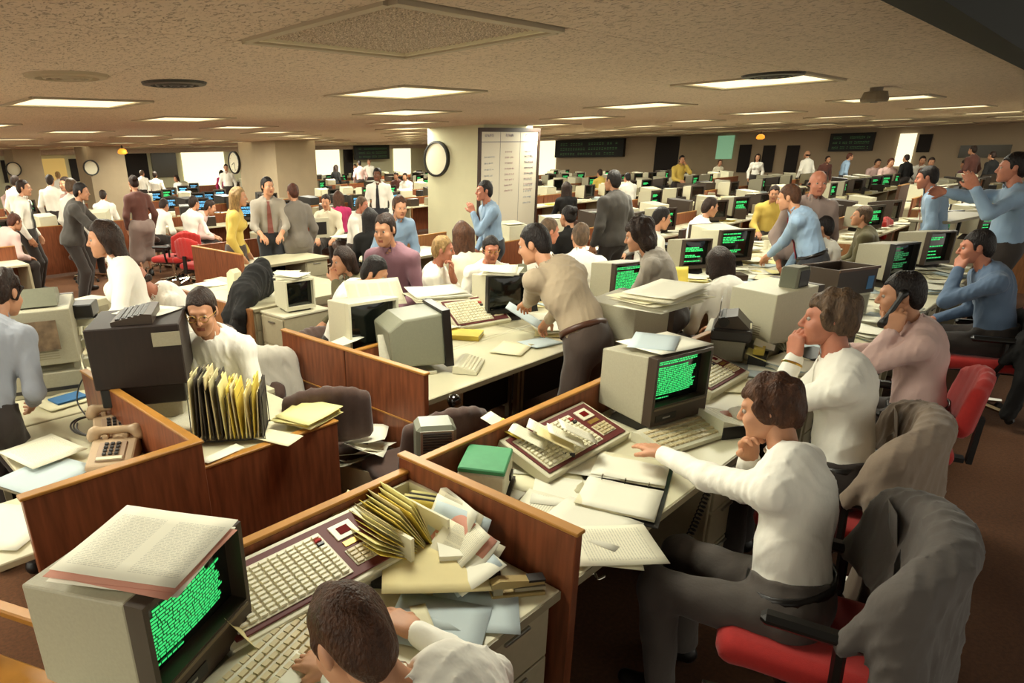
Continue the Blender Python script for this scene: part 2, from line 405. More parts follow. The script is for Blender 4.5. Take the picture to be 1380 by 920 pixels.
class Fig:
    """joints of one figure; local frame: looks along +Y, +X is its right, feet on z=0"""
    def __init__(s, sit=True, hz=None, lean=0, hunch=.1, side=0, tw=0, hp=.1, hy=0, hr=0, la=None, ra=None, lk=None, rk=None, lf=None, rf=None, sc=1.0, fem=False, sway=(0, 0)):
        s.sit = sit; s.fem = fem; hz = hz if hz else (.57 if sit else (.88 if fem else .93))
        def dr(a): return nrm((side+0*a, math.sin(a), math.cos(a)))
        s.pel = np.array((sway[0], sway[1], hz)); d1, d2, d3 = dr(lean*.7), dr(lean), dr(lean+hunch)
        s.waist = s.pel+.15*d1; s.chest = s.waist+.20*d2; s.neck = s.chest+.19*d3; s.d = (d1, d2, d3)
        w = .15 if fem else .172; s.ax = rot_ax(X1, Z1, tw); s.fwd = nrm(np.cross(d2, s.ax)); s.tw = tw
        s.sh = [s.neck-.082*d3+sg*w*s.ax for sg in (-1, 1)]         # left, right
        u = nrm(dr(lean*.5+hunch+hp*.6)); f = rot_ax(Y1, Z1, hy+tw*.5); r = nrm(np.cross(f, Z1))
        up = rot_ax(Z1, r, -hp); fw = rot_ax(f, r, -hp); up = rot_ax(up, fw, hr); r = nrm(np.cross(fw, up))
        s.hc = s.neck+.055*u+.115*nrm(u*.5+up*.5)+.02*fw; s.H = np.stack([r, fw, up], 1)
        s.top = s.hc+.118*up
        s.hip = [s.pel+np.array((sg*.09, 0, -.02)) for sg in (-1, 1)]
        s.knee = []; s.ank = []
        for i, (sg, k, f_) in enumerate(((-1, lk, lf), (1, rk, rf))):
            if sit:
                kn = np.array(k) if k else s.hip[i]+np.array((sg*.05, .41, -.02)); an = np.array(f_) if f_ else np.array((kn[0], kn[1]-.05, .09))
            else:
                an = np.array(f_) if f_ else np.array((s.pel[0]+sg*.1, s.pel[1], .09)); kn, an = ik(s.hip[i], an, .43, .42, (0, 1, 0))
            s.knee.append(kn); s.ank.append(an)
        s.arm = []
        for i, (sg, a) in enumerate(((-1, la), (1, ra))):
            a = a or {}; t = a.get('t'); 
            if t is None: t = s.sh[i]+np.array((sg*.06, .06, -.50)) if not sit else s.pel+np.array((sg*.14, .36, .08))
            else: t = np.array(t, float)
            e, t = ik(s.sh[i], t, .29, .255, a.get('h', (sg*.5, -.6, -.5)))
            hd = nrm(a.get('d', nrm(t-e))); pn = a.get('n', (-sg, 0, 0) if not sit else (0, 0, -1)); pn = nrm(np.array(pn, float)-hd*(np.array(pn) @ hd))
            s.arm.append((s.sh[i], e, t, hd, pn, a.get('c', .35), sg))
    def head(s):
        S = SDF(); L = lambda *p: np.array(p, float)
        S.ell(L(0, -.012, .022), (.076, .096, .096), .03); S.ell(L(0, .028, -.05), (.060, .066, .076), .03)
        S.cone(L(-.015, .078, -.106), L(.015, .078, -.106), .018, .018, .03)
        for e in (-1, 1): S.cone(L(e*.042, .07, -.035), L(e*.03, .06, -.085), .022, .02, .03)
        S.cone(L(-.034, .082, .027), L(.034, .082, .027), .009, .009, .02)
        for e in (-1, 1): S.ell(L(e*.032, .103, .003), (.018, .013, .010), .012, None, -1)
        S.cone(L(0, .09, .012), L(0, .113, -.028), .007, .0105, .012); S.ell(L(0, .104, -.035), (.016, .011, .008), .01)
        S.ell(L(0, .089, -.064), (.022, .011, .0065), .005); S.ell(L(0, .088, -.075), (.019, .011, .0065), .005)
        for e in (-1, 1): S.ell(L(e*.078, -.006, -.012), (.010, .020, .030), .01)
        return S
    def hand(s, A, k=1.0):
        S = SDF(); _, e, t, d, n, curl, sg = A; sd = nrm(np.cross(d, n))*sg*k
        if (np.cross(d, n)) @ np.cross(d, n) < 1e-6: sd = X1
        th = -sd if True else sd                        # thumb side
        S.cone(e*.35+t*.65, t, .034*k, .029*k, .02)
        kn = []
        for j, off in enumerate((-.031, -.0105, .0105, .030)):
            K = t+d*(.088 if j in (1, 2) else .082)*k-th*off*-1*k; K = t+d*(.09 if j in (1, 2) else .083)*k+th*(-off)*k
            S.cone(t+d*.02*k+th*(-off*.7)*k, K, .018*k, .0135*k, .012); kn.append(K)
        for K, L0, cu in zip(kn, (.070, .080, .075, .058), (curl*.9, curl, curl*1.1, curl*1.25)):
            a = 0; p = K; rr = .0098*k
            for seg, fr in enumerate((.45, .32, .25)):
                a += cu*(.8 if seg == 0 else 1.0); q = p+(d*math.cos(a)+n*math.sin(a))*L0*fr*k
                S.cone(p, q, rr, rr*.92, .004); p = q; rr *= .92
        p = t+d*.022*k+th*.026*k; v = nrm(d*.75+th*.62+n*.3)
        S.cone(p, p+v*.045*k, .0155*k, .0125*k, .012); p2 = p+v*.045*k; v2 = nrm(d*.95+th*.2+n*(.3+.5*curl)); S.cone(p2, p2+v2*.04*k, .0122*k, .0095*k, .005)
        return S
    def core(s, inf=0, arms=True, legs=True, torso=True):
        S = SDF(); M = np.stack([s.ax, s.fwd, s.d[1]], 1); f = s.fem
        if torso:
            S.ell(s.chest+.03*s.d[1]-.01*s.fwd, np.array((.165 if not f else .14, .115 if not f else .105, .20))+inf, .05, M)
            S.ell(s.waist+.01*s.d[0], np.array((.15 if not f else .125, .112 if not f else .1, .17))+inf, .05, M)
            for i in (0, 1): S.cone(s.neck-.05*s.d[2], s.sh[i], .050+inf*.6, .052+inf, .05)
            if f:
                for e in (-1, 1): S.ell(s.chest+s.fwd*.09+s.ax*e*.065-.0*s.d[1], np.array((.055, .055, .055))+inf, .04, M)
        S.ell(s.pel+np.array((0, 0, .01)), np.array((.163, .128, .13))+inf, .05)
        if arms:
            for S0, e, t, *_ in s.arm: S.cone(S0, e, .050+inf, .042+inf, .04); S.cone(e, t, .043+inf, .031+inf, .03)
        if legs:
            for i in (0, 1):
                S.cone(s.hip[i], s.knee[i], .088+inf, .062+inf, .05); S.cone(s.knee[i], s.ank[i], .06+inf, .042+inf*1.3, .03)
        return S
HEADS = {}
def build_fig(fig, hair='short', hi=False, sleeve=1.0, skirt=False, tie=False, belt=False, glasses=False, collar=True, jacket=False, hand_k=1.0):
    """meshes of one figure: body (one surface), shirt, trousers or skirt, hair, shoes"""
    r1, r2, r3 = (.0055, .0042, .010) if hi else (.011, .009, .02)
    out = {'fig': fig}
    HS = .94; c, H = fig.hc, fig.H; L = lambda *p: c+HS*(H @ np.array(p, float))
    if ('head', hi) not in HEADS: HEADS['head', hi] = fig.head().net(r1)
    hp, hq = HEADS['head', hi]; lc = hp[hq].mean(1); hp = c+HS*(hp @ H.T); lipm = ((np.abs(lc[:, 0]) < .024) & (np.abs(lc[:, 2]+.070) < .0105) & (lc[:, 1] > .088)).astype(np.int32)
    parts = [(hp, hq[lipm == 0], 0), (hp, hq[lipm == 1], 1)]
    for A in fig.arm: parts.append(fig.hand(A, hand_k).net(r2)+(0,))
    cs = fig.core(-.018); cs.cone(fig.neck-.05*fig.d[2], L(0, -.02, -.06), .053, .050, .03); P, q = cs.net(r3*1.5); parts.append((P, q, 0))
    out['body'] = np_mesh('body', parts, [skin_a, lips_m])
    # eyes
    for e, nm in ((-1, 'eye'), (1, 'eye2')):
        m = MB()
        for rr, off, mi in ((.0102, 0, 0), (.0070, .0046, 1)):
            pc = L(e*.032, .0805+off, .003); n = 8
            P = []; F = []
            for a in range(5):
                for b in range(n):
                    th = math.pi*(a+.5)/5; ph = 2*math.pi*b/n; P.append(pc+rr*np.array((math.sin(th)*math.cos(ph), math.sin(th)*math.sin(ph), math.cos(th))))
            for a in range(4):
                for b in range(n): F.append([a*n+b, a*n+(b+1) % n, (a+1)*n+(b+1) % n, (a+1)*n+b])
            m.add(P, F, mi)
        out[nm] = m.mesh('eye', [eye_m, iris_m], True)
    # shirt
    S = SDF(); inf = .010 if not jacket else .020; base = fig.core(inf, arms=False, legs=False); S.p += base.p
    if jacket: S.ell(fig.pel+np.array((0, 0, .01)), np.array((.163, .128, .13))+.034, .05)
    S.clip(fig.pel+fig.d[0]*(.075 if not jacket else -.06), -fig.d[0] if not fig.sit or not jacket else (0, 0, -1))
    for S0, e, t, *_ in fig.arm:
        te = e+(t-e)*(sleeve-.06 if sleeve > .3 else 0); S.cone(S0, e, .052+inf, .047+inf*.7, .045)
        if sleeve > .3: S.cone(e, te, .047+inf*.7, .036+inf*.5, .03)
    if collar:
        u = nrm(fig.hc-fig.neck); S.cone(fig.neck-.03*u, fig.neck+.040*u, .071, .066, .012); S.cone(fig.neck+.004*u, fig.neck+.09*u, .057, .062, .004, op=-1); S.cone(fig.neck+.05*u+.10*fig.fwd, fig.neck-.02*u+.10*fig.fwd, .036, .012, .004, op=-1)
    out['shirt'] = np_mesh('shirt', [S.net(r3*.95, noise=creases(.011) if hi else folds(.005, 1.0))+(0,)], [c_white])
    # trousers or skirt
    S = SDF(); S.ell(fig.pel+np.array((0, 0, .01)), np.array((.163, .128, .13))+.014, .05); S.cone(fig.pel, fig.waist, .13, .13, .06)
    S.p[-1] = ('e', fig.waist-.02*fig.d[0], np.array((.162, .124, .12)), np.stack([fig.ax, fig.fwd, fig.d[0]], 1), 0, .05, 1)
    S.clip(fig.pel+fig.d[0]*.10, fig.d[0])
    for i in (0, 1):
        if skirt:
            k = fig.knee[i]; S.cone(fig.hip[i], k, .125, .12, .08)
            if not fig.sit: S.cone(k, k+np.array((0, 0, -.12)), .12, .13, .05)
        else:
            S.cone(fig.hip[i], fig.knee[i], .098, .076, .05); S.cone(fig.knee[i], fig.ank[i]+np.array((0, 0, .02)), .075, .062, .03)
    out['trousers'] = np_mesh('skirt' if skirt else 'trousers', [S.net(r3, noise=folds(.004, .8))+(0,)], [t_dark])
    for i, nm in ((0, 'shoe'), (1, 'shoe2')):
        S = SDF(); a = fig.ank[i]; S.cone(a+np.array((0, -.03, -.045)), a+np.array((0, .13, -.055)), .042, .034, .02); S.cone(a, a+np.array((0, .03, -.04)), .044, .045, .03)
        S.clip((0, 0, max(0.002, a[2]-.088)), (0, 0, -1)); out[nm] = np_mesh('shoe', [S.net(r3)+(0,)], [shoe_m])
    # hair
    S = SDF(); nz = None; l_ = lambda *p: np.array(p, float)
    if hair in ('short', 'neat'):
        S.ell(l_(0, -.018, .032), (.082, .101, .098), .02); S.ell(l_(0, -.06, -.03), (.07, .055, .075), .03)
        for e in (-1, 1): S.cone(l_(e*.073, .02, .02), l_(e*.073, .012, -.03), .014, .008, .02)
        S.rbox(l_(0, .115, -.055), (.1, .085, .115), .04, .015, None, -1); S.rbox(l_(0, .06, -.105), (.12, .085, .08), .03, .015, None, -1)
        nz = curls(.0022 if hair == 'neat' else .004, 1.0)
    elif hair == 'curly':
        S.ell(l_(0, -.018, .040), (.087, .105, .101), .02); S.ell(l_(0, -.062, -.02), (.076, .054, .072), .03)
        for e in (-1, 1): S.cone(l_(e*.078, .03, .03), l_(e*.076, .0, -.03), .02, .014, .02)
        S.rbox(l_(0, .125, -.06), (.1, .088, .118), .04, .02, None, -1); nz = curls(.0085, 1.25)
    elif hair == 'bigcurly':
        S.ell(l_(0, -.025, .045), (.112, .118, .112), .02); S.ell(l_(0, -.06, -.06), (.12, .08, .1), .03)
        S.rbox(l_(0, .135, -.06), (.085, .09, .12), .04, .02, None, -1); nz = curls(.010, 1.2)
    elif hair in ('long', 'bob'):
        S.ell(l_(0, -.018, .034), (.087, .105, .1), .02); ln = -.30 if hair == 'long' else -.13
        S.cone(l_(-.05, -.06, 0), l_(-.06, -.085, ln), .062, .045, .05); S.cone(l_(.05, -.06, 0), l_(.06, -.085, ln), .062, .045, .05); S.cone(l_(0, -.07, 0), l_(0, -.1, ln-.02), .06, .04, .05)
        for e in (-1, 1): S.cone(l_(e*.08, .0, .03), l_(e*.086, -.01, ln*.7), .024, .024, .02)
        S.rbox(l_(0, .12, -.05), (.068, .095, .11), .03, .015, None, -1); nz = curls(.005, .7)
    elif hair == 'bun':
        S.ell(l_(0, -.018, .032), (.082, .101, .098), .02); S.ell(l_(0, -.12, .06), (.05, .045, .045), .02); S.ell(l_(0, -.06, -.03), (.07, .05, .06), .03)
        S.rbox(l_(0, .115, -.055), (.1, .085, .115), .04, .015, None, -1); nz = curls(.003, 1)
    elif hair == 'bald':
        for e in (-1, 1): S.cone(l_(e*.07, .0, -.012), l_(e*.05, -.08, -.03), .02, .022, .03)
        S.cone(l_(-.05, -.08, -.035), l_(.05, -.08, -.035), .025, .025, .03); nz = curls(.003, 1)
    if (hair, hi) not in HEADS: HEADS[hair, hi] = S.net(.0055 if hi else .011, noise=nz)
    P, q = HEADS[hair, hi]; out['hair'] = np_mesh('hair', [(c+HS*(P @ H.T), q, 0)], [h_dark])
    # surface followers: tie, belt, glasses
    T = fig.core(.014, arms=False, legs=False); T.p = [q for q in T.p]
    def front(p, d, n=60):
        X = np.array(p)[None]+np.linspace(.3, 0, n)[:, None]*np.array(d)[None]; V = np.full(n, 1.)
        for q in T.p:
            dd = T.ev(q, X); k = q[5]; hh = np.maximum(k-np.abs(V-dd), 0)/max(k, 1e-6); V = np.minimum(V, dd)-hh*hh*k*.25
        i = np.argmax(V < 0); return X[i] if V[i] < 0 else X[-1]
    if tie:
        pts = []; 
        for k in range(12):
            f = k/11; base = fig.neck*(1-f)+(fig.waist-.03*fig.d[0])*f-.02*fig.d[2]; pts.append((front(base, fig.fwd)+fig.fwd*.015, .018 if k == 0 else (.014 if k == 1 else .018+.022*f)))
        P = []; F = []
        for p, w_ in pts: P += [p-fig.ax*w_, p+fig.ax*w_, p+fig.ax*w_-fig.fwd*.006, p-fig.ax*w_-fig.fwd*.006]
        for k in range(11):
            for j in range(4): F.append([k*4+j, k*4+(j+1) % 4, k*4+4+(j+1) % 4, k*4+4+j])
        out['tie'] = MB().add(P, F+[[0, 1, 2, 3], [44, 45, 46, 47]]).mesh('tie', [tie_r], False)
    if belt:
        M = np.stack([fig.ax, fig.fwd, fig.d[0]], 1); P = []; F = []; n = 30; cc = fig.pel+fig.d[0]*.083
        for k in range(n):
            a = 2*math.pi*k/n; dr = M @ np.array((math.cos(a), math.sin(a), 0)); p = front(cc, dr)+dr*.009
            P += [p-fig.d[0]*.018, p+fig.d[0]*.018, p+fig.d[0]*.018-dr*.012, p-fig.d[0]*.018-dr*.012]
        for k in range(n):
            for j in range(4): F.append([k*4+j, k*4+(j+1) % 4, ((k+1) % n)*4+(j+1) % 4, ((k+1) % n)*4+j])
        out['belt'] = MB().add(P, F).mesh('belt', [leather], True)
    if glasses:
        m = MB()
        for e in (-1, 1):
            m.tube([L(e*.033+.024*math.cos(t), .108, .002+.02*math.sin(t)) for t in np.linspace(0, 2*math.pi, 15)], .0022, 5)
            m.tube([L(e*.057, .106, .006), L(e*.082, .05, .008), L(e*.084, -.01, .004)], .002, 5)
        m.tube([L(-.009, .11, .006), L(.009, .11, .006)], .002, 5); out['glasses'] = m.mesh('glasses', [brass], True)
    return out
FIGS = {}; SPOTS = []; SEATED = []
def person(key, figf, label, rz, pin=None, loc=None, shirt=None, pants=None, hairm=None, skin=None, tie=None, belt=None, group=None, dz=0, sc=1.0, far=None, **kw):
    """key: shared pose; pin=(px,py): where the photograph shows the top of the head"""
    if key not in FIGS: FIGS[key] = build_fig(figf() if callable(figf) else figf, tie=bool(tie), belt=bool(belt), **kw)
    g = FIGS[key]; fig = g['fig']
    if pin:
        if far: y_, z_ = onX(pin[0], pin[1], far) if far > 0 else onY(pin[0], pin[1], -far); sc = z_/fig.top[2]
        P = W(pin[0], pin[1], fig.top[2]*sc+dz); t = Matrix.Rotation(rz, 3, 'Z') @ Vector(fig.top)*sc; loc = (P.x-t.x, P.y-t.y, dz)
    r = put('person', g['body'], None, loc, rz, scale=(sc, sc, sc)); SPOTS.append((loc[0]-math.sin(rz)*fig.pel[1], loc[1]+math.cos(rz)*fig.pel[1]));  tag(r, label, 'person', group)
    if fig.sit and key not in ('P1', 'P2', 'P3', 'P4', 'P5'): SEATED.append((loc, rz, sc, label))
    def setm(o, i, m):
        if m: o.material_slots[i].link = 'OBJECT'; o.material_slots[i].material = m
    setm(r, 0, skin)
    for nm, m in (('shirt', shirt), ('trousers', pants), ('hair', hairm), ('shoe', None), ('shoe2', None), ('eye', None), ('eye2', None), ('tie', tie), ('belt', belt), ('glasses', None)):
        if nm in g: o = put(g[nm].name.split('.')[0] if nm != 'trousers' else ('skirt' if kw.get('skirt') or g[nm].name.startswith('skirt') else 'trousers'), g[nm], r); setm(o, 0, m)
    return r
# ------------------------------------------------------------------ the room shell
carpet = mat('brown_carpet', '#6a4326', .95, nscale=60, namt=.25, bump=.4, bscale=500)
tile_m = mat('fissured_ceiling_tile', '#d3bfac', .92, nscale=40, namt=.10)
def fissures(m):
    nt = m.node_tree; L = nt.links.new; b = nt.nodes['Principled BSDF']
    g = nt.nodes.new('ShaderNodeNewGeometry'); mp = nt.nodes.new('ShaderNodeMapping'); mp.inputs['Scale'].default_value = (1, .55, 1); L(g.outputs['Position'], mp.inputs[0])
    n = nt.nodes.new('ShaderNodeTexNoise'); n.inputs['Scale'].default_value = 62; n.inputs['Detail'].default_value = 2; n.inputs['Distortion'].default_value = 1.2; L(mp.outputs[0], n.inputs['Vector'])
    r = nt.nodes.new('ShaderNodeMapRange'); r.inputs[1].default_value = .36; r.inputs[2].default_value = .44; L(n.outputs[0], r.inputs[0])
    bp = nt.nodes.new('ShaderNodeBump'); bp.inputs['Strength'].default_value = .8; bp.inputs['Distance'].default_value = .006; L(r.outputs[0], bp.inputs['Height']); L(bp.outputs[0], b.inputs['Normal'])
    mr = nt.nodes.new('ShaderNodeMapRange'); mr.inputs[3].default_value = .55; mr.inputs[4].default_value = 1; L(r.outputs[0], mr.inputs[0])
    mx = nt.nodes.new('ShaderNodeVectorMath'); mx.operation = 'SCALE'; mx.inputs[0].default_value = lin('#d3bfac')[:3]; L(mr.outputs[0], mx.inputs['Scale']); L(mx.outputs[0], b.inputs['Base Color'])
fissures(tile_m)
struct(MB().bb(-6, WALL_X+1, -6, WALL_Y+1, -.1, 0).obj('floor', carpet))
fix = {(round((x-OX)/TX-.5), round((y-OY)/TY-.5)) for i, j, x, y in lamp_spots()}
ceil_o = struct(MB().bb(-6, WALL_X+1, EDGE_Y, WALL_Y+1, CEIL+.10, CEIL+.16).obj('ceiling', black_m))
tb = MB().box((0, 0, 0), (TX-.004, TY-.004, .02), 0, .003); tme = tb.mesh('ceiling_tile', [tile_m]); far = MB(); cnt = 0
for i in range(-7, 33):
    for j in range(-6, 31):
        if (i, j) in fix: continue
        x, y = OX+(i+.5)*TX, OY+(j+.5)*TY
        if y-TY/2 < EDGE_Y-.15 or x > WALL_X+.5 or y > WALL_Y+.5: continue
        if -3 <= i <= 9 and -1 <= j <= 10: put('ceiling_tile', tme, ceil_o, (x, y, CEIL+.01))
        else: far.box((x, y, CEIL+.01), (TX-.004, TY-.004, .02))
stuff(far.obj('far_ceiling_tiles', tile_m, ceil_o))
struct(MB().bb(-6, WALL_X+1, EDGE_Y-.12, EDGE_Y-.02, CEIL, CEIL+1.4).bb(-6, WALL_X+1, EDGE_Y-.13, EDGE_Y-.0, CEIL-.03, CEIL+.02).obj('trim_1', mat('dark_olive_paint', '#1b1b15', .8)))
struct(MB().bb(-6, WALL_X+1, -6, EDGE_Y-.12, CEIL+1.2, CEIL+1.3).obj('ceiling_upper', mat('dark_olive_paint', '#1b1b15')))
struct(MB().bb(WALL_X, WALL_X+.2, -6, WALL_Y, 0, CEIL+1.3).obj('wall_right', mat('far_wall_taupe', '#b3a085', .85)))
struct(MB().bb(-6, WALL_X+.2, WALL_Y, WALL_Y+.2, 0, CEIL+.1).obj('wall_back', wall_m))
struct(MB().bb(-6, WALL_X, WALL_Y-.5, WALL_Y-.02, 2.25, CEIL).obj('trim_2', tile_m))
# ceiling light fixtures
lens_n = mat('prismatic_lens', '#c4b09a', .25, nscale=140, namt=.6, bump=.8, bscale=150)
lens_f = mat('lit_lens', '#fff3cf')
trim_w = mat('fixture_trim', '#a8987e', .5)
NTH = ['first', 'second', 'third', 'fourth', 'fifth', 'sixth', 'seventh', 'eighth', 'ninth', 'tenth', 'eleventh', 'twelfth', 'thirteenth', 'fourteenth', 'fifteenth', 'sixteenth', 'seventeenth', 'eighteenth', 'nineteenth', 'twentieth']
def make_fixture(lit):
    t = thing('ceiling_light', '', 'light'); h, b = .455, .045
    m = MB()
    for s in (-1, 1):
        m.bb(-h, h, s*h-b/2, s*h+b/2, -.012, .006); m.bb(s*h-b/2, s*h+b/2, -h+b/2, h-b/2, -.012, .006)
    m.obj('frame', trim_w, t)
    m = MB(); k = h-b/2-.012
    for s in (-1, 1):
        m.bb(-k, k, s*k-.014, s*k+.014, -.004, .012); m.bb(s*k-.014, s*k+.014, -k, k, -.004, .012)
    m.obj('door_frame', mat('fixture_door_frame', '#d8cda8', .4), t)
    if not lit:
        m = MB(); n = 30; e = (2*k-.028)/n
        for a in range(n):
            for c in range(n):
                x, y = -k+.014+(a+.5)*e, -k+.014+(c+.5)*e; q = e/2
                m.add([(x-q, y-q, .012), (x+q, y-q, .012), (x+q, y+q, .012), (x-q, y+q, .012), (x, y, .002)], [(0, 1, 4), (1, 2, 4), (2, 3, 4), (3, 0, 4)])
        stuff(m.obj('prism_lens', lens_n, t))
    else: MB().bb(-k+.014, k-.014, -k+.014, k-.014, .004, .012).obj('lens', lens_f, t)
    MB().bb(-h, h, -h, h, .05, .06).obj('housing', black_m, t)
    return t
for i, j, x, y in lamp_spots():  # also builds the added, unseen fill fixtures behind the camera
    near = (i, j) == (0, 0)
    lab = 'large square ceiling light with dark prismatic lens directly overhead' if near else f'square lit ceiling light, {NTH[i+4]} across and {NTH[j+1]} deep in the ceiling grid'
    proto('light_n' if near else 'light', lambda: make_fixture(not near), (x, y, CEIL), 0, lab, None if near else 'lit ceiling lights')
# vents, smoke detector
for n, (px, py, r, lab) in enumerate(((235, 111, .2, 'dark round ceiling air vent left of the big overhead light'), (90, 101, .22, 'faint round ceiling speaker grille near the picture left edge'), (1042, 100, .2, 'dark round ceiling vent above the bright right light'))):
    P = W(px, py, CEIL); t = thing('ceiling_vent', lab, 'vent', (P.x, P.y, CEIL))
    MB().lathe([(r, 0), (r*.96, -.015), (r*.75, -.02), (r*.7, -.004)], 28).obj('rim', dark_p if n != 1 else trim_w, t)
    for k in range(3): MB().lathe([(r*(.62-.2*k), -.004), (r*(.56-.2*k), -.022), (r*(.5-.2*k), -.022), (r*(.48-.2*k), -.004)], 24).obj('ring', dark_p if n != 1 else trim_w, t)
P = W(1180, 126, CEIL-.05); t = thing('smoke_detector', 'tan smoke detector hanging from the right ceiling', 'detector', (P.x, P.y, CEIL))
MB().lathe([(.05, 0), (.05, -.03), (.09, -.035), (.11, -.10), (.10, -.12)], 20).obj('body', mat('detector_tan', '#6d5f4a', .5), t, smooth=False)
MB().lathe([(.03, -.12), (.03, -.125)], 12).obj('sensor', dark_p, t)
# columns
COLS = []
def column(n, x0, x1, y0, y1, m):
    COLS.append((x0, x1, y0, y1)); return struct(MB().bb(x0, x1, y0, y1, 0, CEIL).obj(f'column_{n}', m))
A = W(555, 172, CEIL); B = W(644, 168, CEIL); D_ = W(726, 168, CEIL)
CX0, CY0 = B.x, (B.y+D_.y)/2; CY1 = A.y; CX1 = D_.x
column(1, CX0, CX1, CY0, CY1, wall_m)
A2 = W(305, 192, CEIL); B2 = W(385, 189, CEIL)
C2X = (A2.x+B2.x)/2; column(2, C2X, C2X+1.5, B2.y, A2.y, wall_d)

def clock(lab, x, y, z, r, marks=True):
    t = thing('wall_clock', lab, 'clock', (x, y, z), rot=(0, R(-90), 0))
    MB().lathe([(r, 0), (r, .07), (r*.9, .075), (r*.88, .04)], 36).obj('case', black_p, t)
    MB().lathe([(r*.89, .03), (r*.89, .045)], 36).obj('dial', mat('clock_dial', '#ddd6bb', .5), t)
    if not marks: return
    for a, l in ((R(25), r*.5), (R(100), r*.72)):
        MB().box((0, l/2, 0), (r*.06, l, .004)).obj('hand', black_p, t, (0, 0, .05), a)
    m = MB()
    for k in range(12):
        a = k*math.pi/6; m.box((r*.74*math.cos(a), r*.74*math.sin(a), .047), (r*.1, r*.025, .003), M=Matrix.Rotation(a, 3, 'Z'))
    stuff(m.obj('hour_marks', black_p, t))
def onX(px, py, x):                     # point of the plane x=const that a pixel shows
    v = _r2*((px-CX)/F_PX)+_d2*((py-CY)/F_PX)+_fw; k = x/v[0]; return v[1]*k, v[2]*k+EYE
def onY(px, py, y):
    v = _r2*((px-CX)/F_PX)+_d2*((py-CY)/F_PX)+_fw; k = y/v[1]; return v[0]*k, v[2]*k+EYE
y, z = onX(590, 214, CX0); clock('round white clock with black rim on the near column', CX0, y, z, .33, False)
y, z = onX(317, 219, C2X); clock('round clock with black rim on the second column, left of the picture middle', C2X, y, z, .36)
# whiteboard on the near column
x0, zt = onY(644, 172, CY0); x1, _ = onY(726, 172, CY0); _, zb = onY(700, 440, CY0)
t = thing('whiteboard', 'tall brown-framed whiteboard ruled in columns on the near column', 'board', ((x0+x1)/2, CY0, 0))
hw, zb = (x1-x0)/2, max(zb, .4); zt = min(zt, CEIL-.02)
wbm = mat('whiteboard_white', '#d9d2bd', .35)
MB().bb(-hw+.04, hw-.04, -.03, -.005, zb, zt-.05).obj('panel', wbm, t)
for a, b, c, d in ((-hw, -hw+.055, zb, zt), (hw-.055, hw, zb, zt), (-hw+.055, hw-.055, zt-.07, zt), (-hw+.055, hw-.055, zb, zb+.05)):
    MB().bb(a, b, -.05, -.002, c, d).obj('frame', mat('dark_brown_frame', '#3a261b', .5), t)
m = MB(); 
for zz in (zt-.24, zt-.25): m.bb(-hw+.055, hw-.055, -.033, -.03, zz, zz+.006)
for f in (-.33, .33): m.bb(hw*f-.003, hw*f+.003, -.033, -.03, zb+.05, zt-.07)
stuff(m.obj('ruled_lines', mat('grey_ink', '#807a80', .7), t))
rr = random.Random(4)
for nm, rows, mm in (('headings', [(zt-.13, .06)], 'grey_ink'), ('pink_figures', [(zt-.42-.1*k, .035) for k in range(8)], 'pink_ink'), ('blue_figures', [(zt-.5-.11*k, .035) for k in range(9)], 'blue_ink')):
    m = MB(); im = mat(mm+'_faint', {'grey_ink': '#97919a', 'pink_ink': '#cdb4b0', 'blue_ink': '#bfc1c4'}[mm], .7)
    for z0, h in rows:
        for cc in (-.66, 0, .66):
            if nm != 'headings' and cc == (-.66 if nm[0] == 'p' else 0): continue
            x = hw*cc-.14
            for k in range(6):
                wd = rr.uniform(.018, .05); m.bb(x, x+wd*.35, -.034, -.03, z0-h*rr.uniform(.3, .5), z0+h*rr.uniform(.3, .5)); m.bb(x, x+wd, -.034, -.03, z0+h*rr.uniform(-.4, .4)-.004, z0+h*rr.uniform(-.1, .4)); x += wd+.012
    stuff(m.obj(nm, im, t))
MB().bb(-hw+.05, hw-.05, -.10, -.03, zb+.0, zb+.03).obj('tray', steel, t)
# far walls: openings, boards, doors
def wallX(px0, py0, px1, py1, name, m, d=.05, off=.012):
    y0, z0 = onX(px0, py0, WALL_X-off); y1, z1 = onX(px1, py1, WALL_X-off); za = (z0+z1)
    return MB().bb(WALL_X-off-d, WALL_X-off, min(y0, y1), max(y0, y1), max(min(z0, z1), 0), min(max(z0, z1), CEIL-.04)).obj(name, m)
def wallY(px0, py0, px1, py1, name, m, d=.05, off=0):
    x0, z0 = onY(px0, py0, WALL_Y-off); x1, z1 = onY(px1, py1, WALL_Y-off)
    return MB().bb(min(x0, x1), max(x0, x1), WALL_Y-off-d, WALL_Y-off, max(min(z0, z1), 0), min(max(z0, z1), CEIL)).obj(name, m)
def ticker(o, axis, lab, px, rows=3):
    tag(o, lab, 'display board'); co = [v.co for v in o.data.vertices]
    lo = Vector([min(c[i] for c in co) for i in range(3)]); hi = Vector([max(c[i] for c in co) for i in range(3)]); m = MB(); a = 1 if axis == 'X' else 0; rr = random.Random(px)
    n = 22
    for r_ in range(rows):
        zc = lo.z+(hi.z-lo.z)*(r_+.7)/(rows+.6); h = (hi.z-lo.z)/(rows+1)*.42
        for k in range(n):
            if rr.random() < .2: continue
            u = lo[a]+(hi[a]-lo[a])*(.08+.84*(k+.2)/n); w_ = (hi[a]-lo[a])*.84/n*.6
            for s2 in range(2):
                zz = zc+(s2-.5)*h*rr.uniform(.6, 1)
                if axis == 'X': m.bb(lo.x-.012, lo.x, u, u+w_, zz-.12*h, zz+.12*h)
                else: m.bb(u, u+w_, lo.y-.012, lo.y, zz-.12*h, zz+.12*h)
    stuff(m.obj('ticker_text', mat('ticker_green', '#41643a', .5, emit=.25), o)); return o
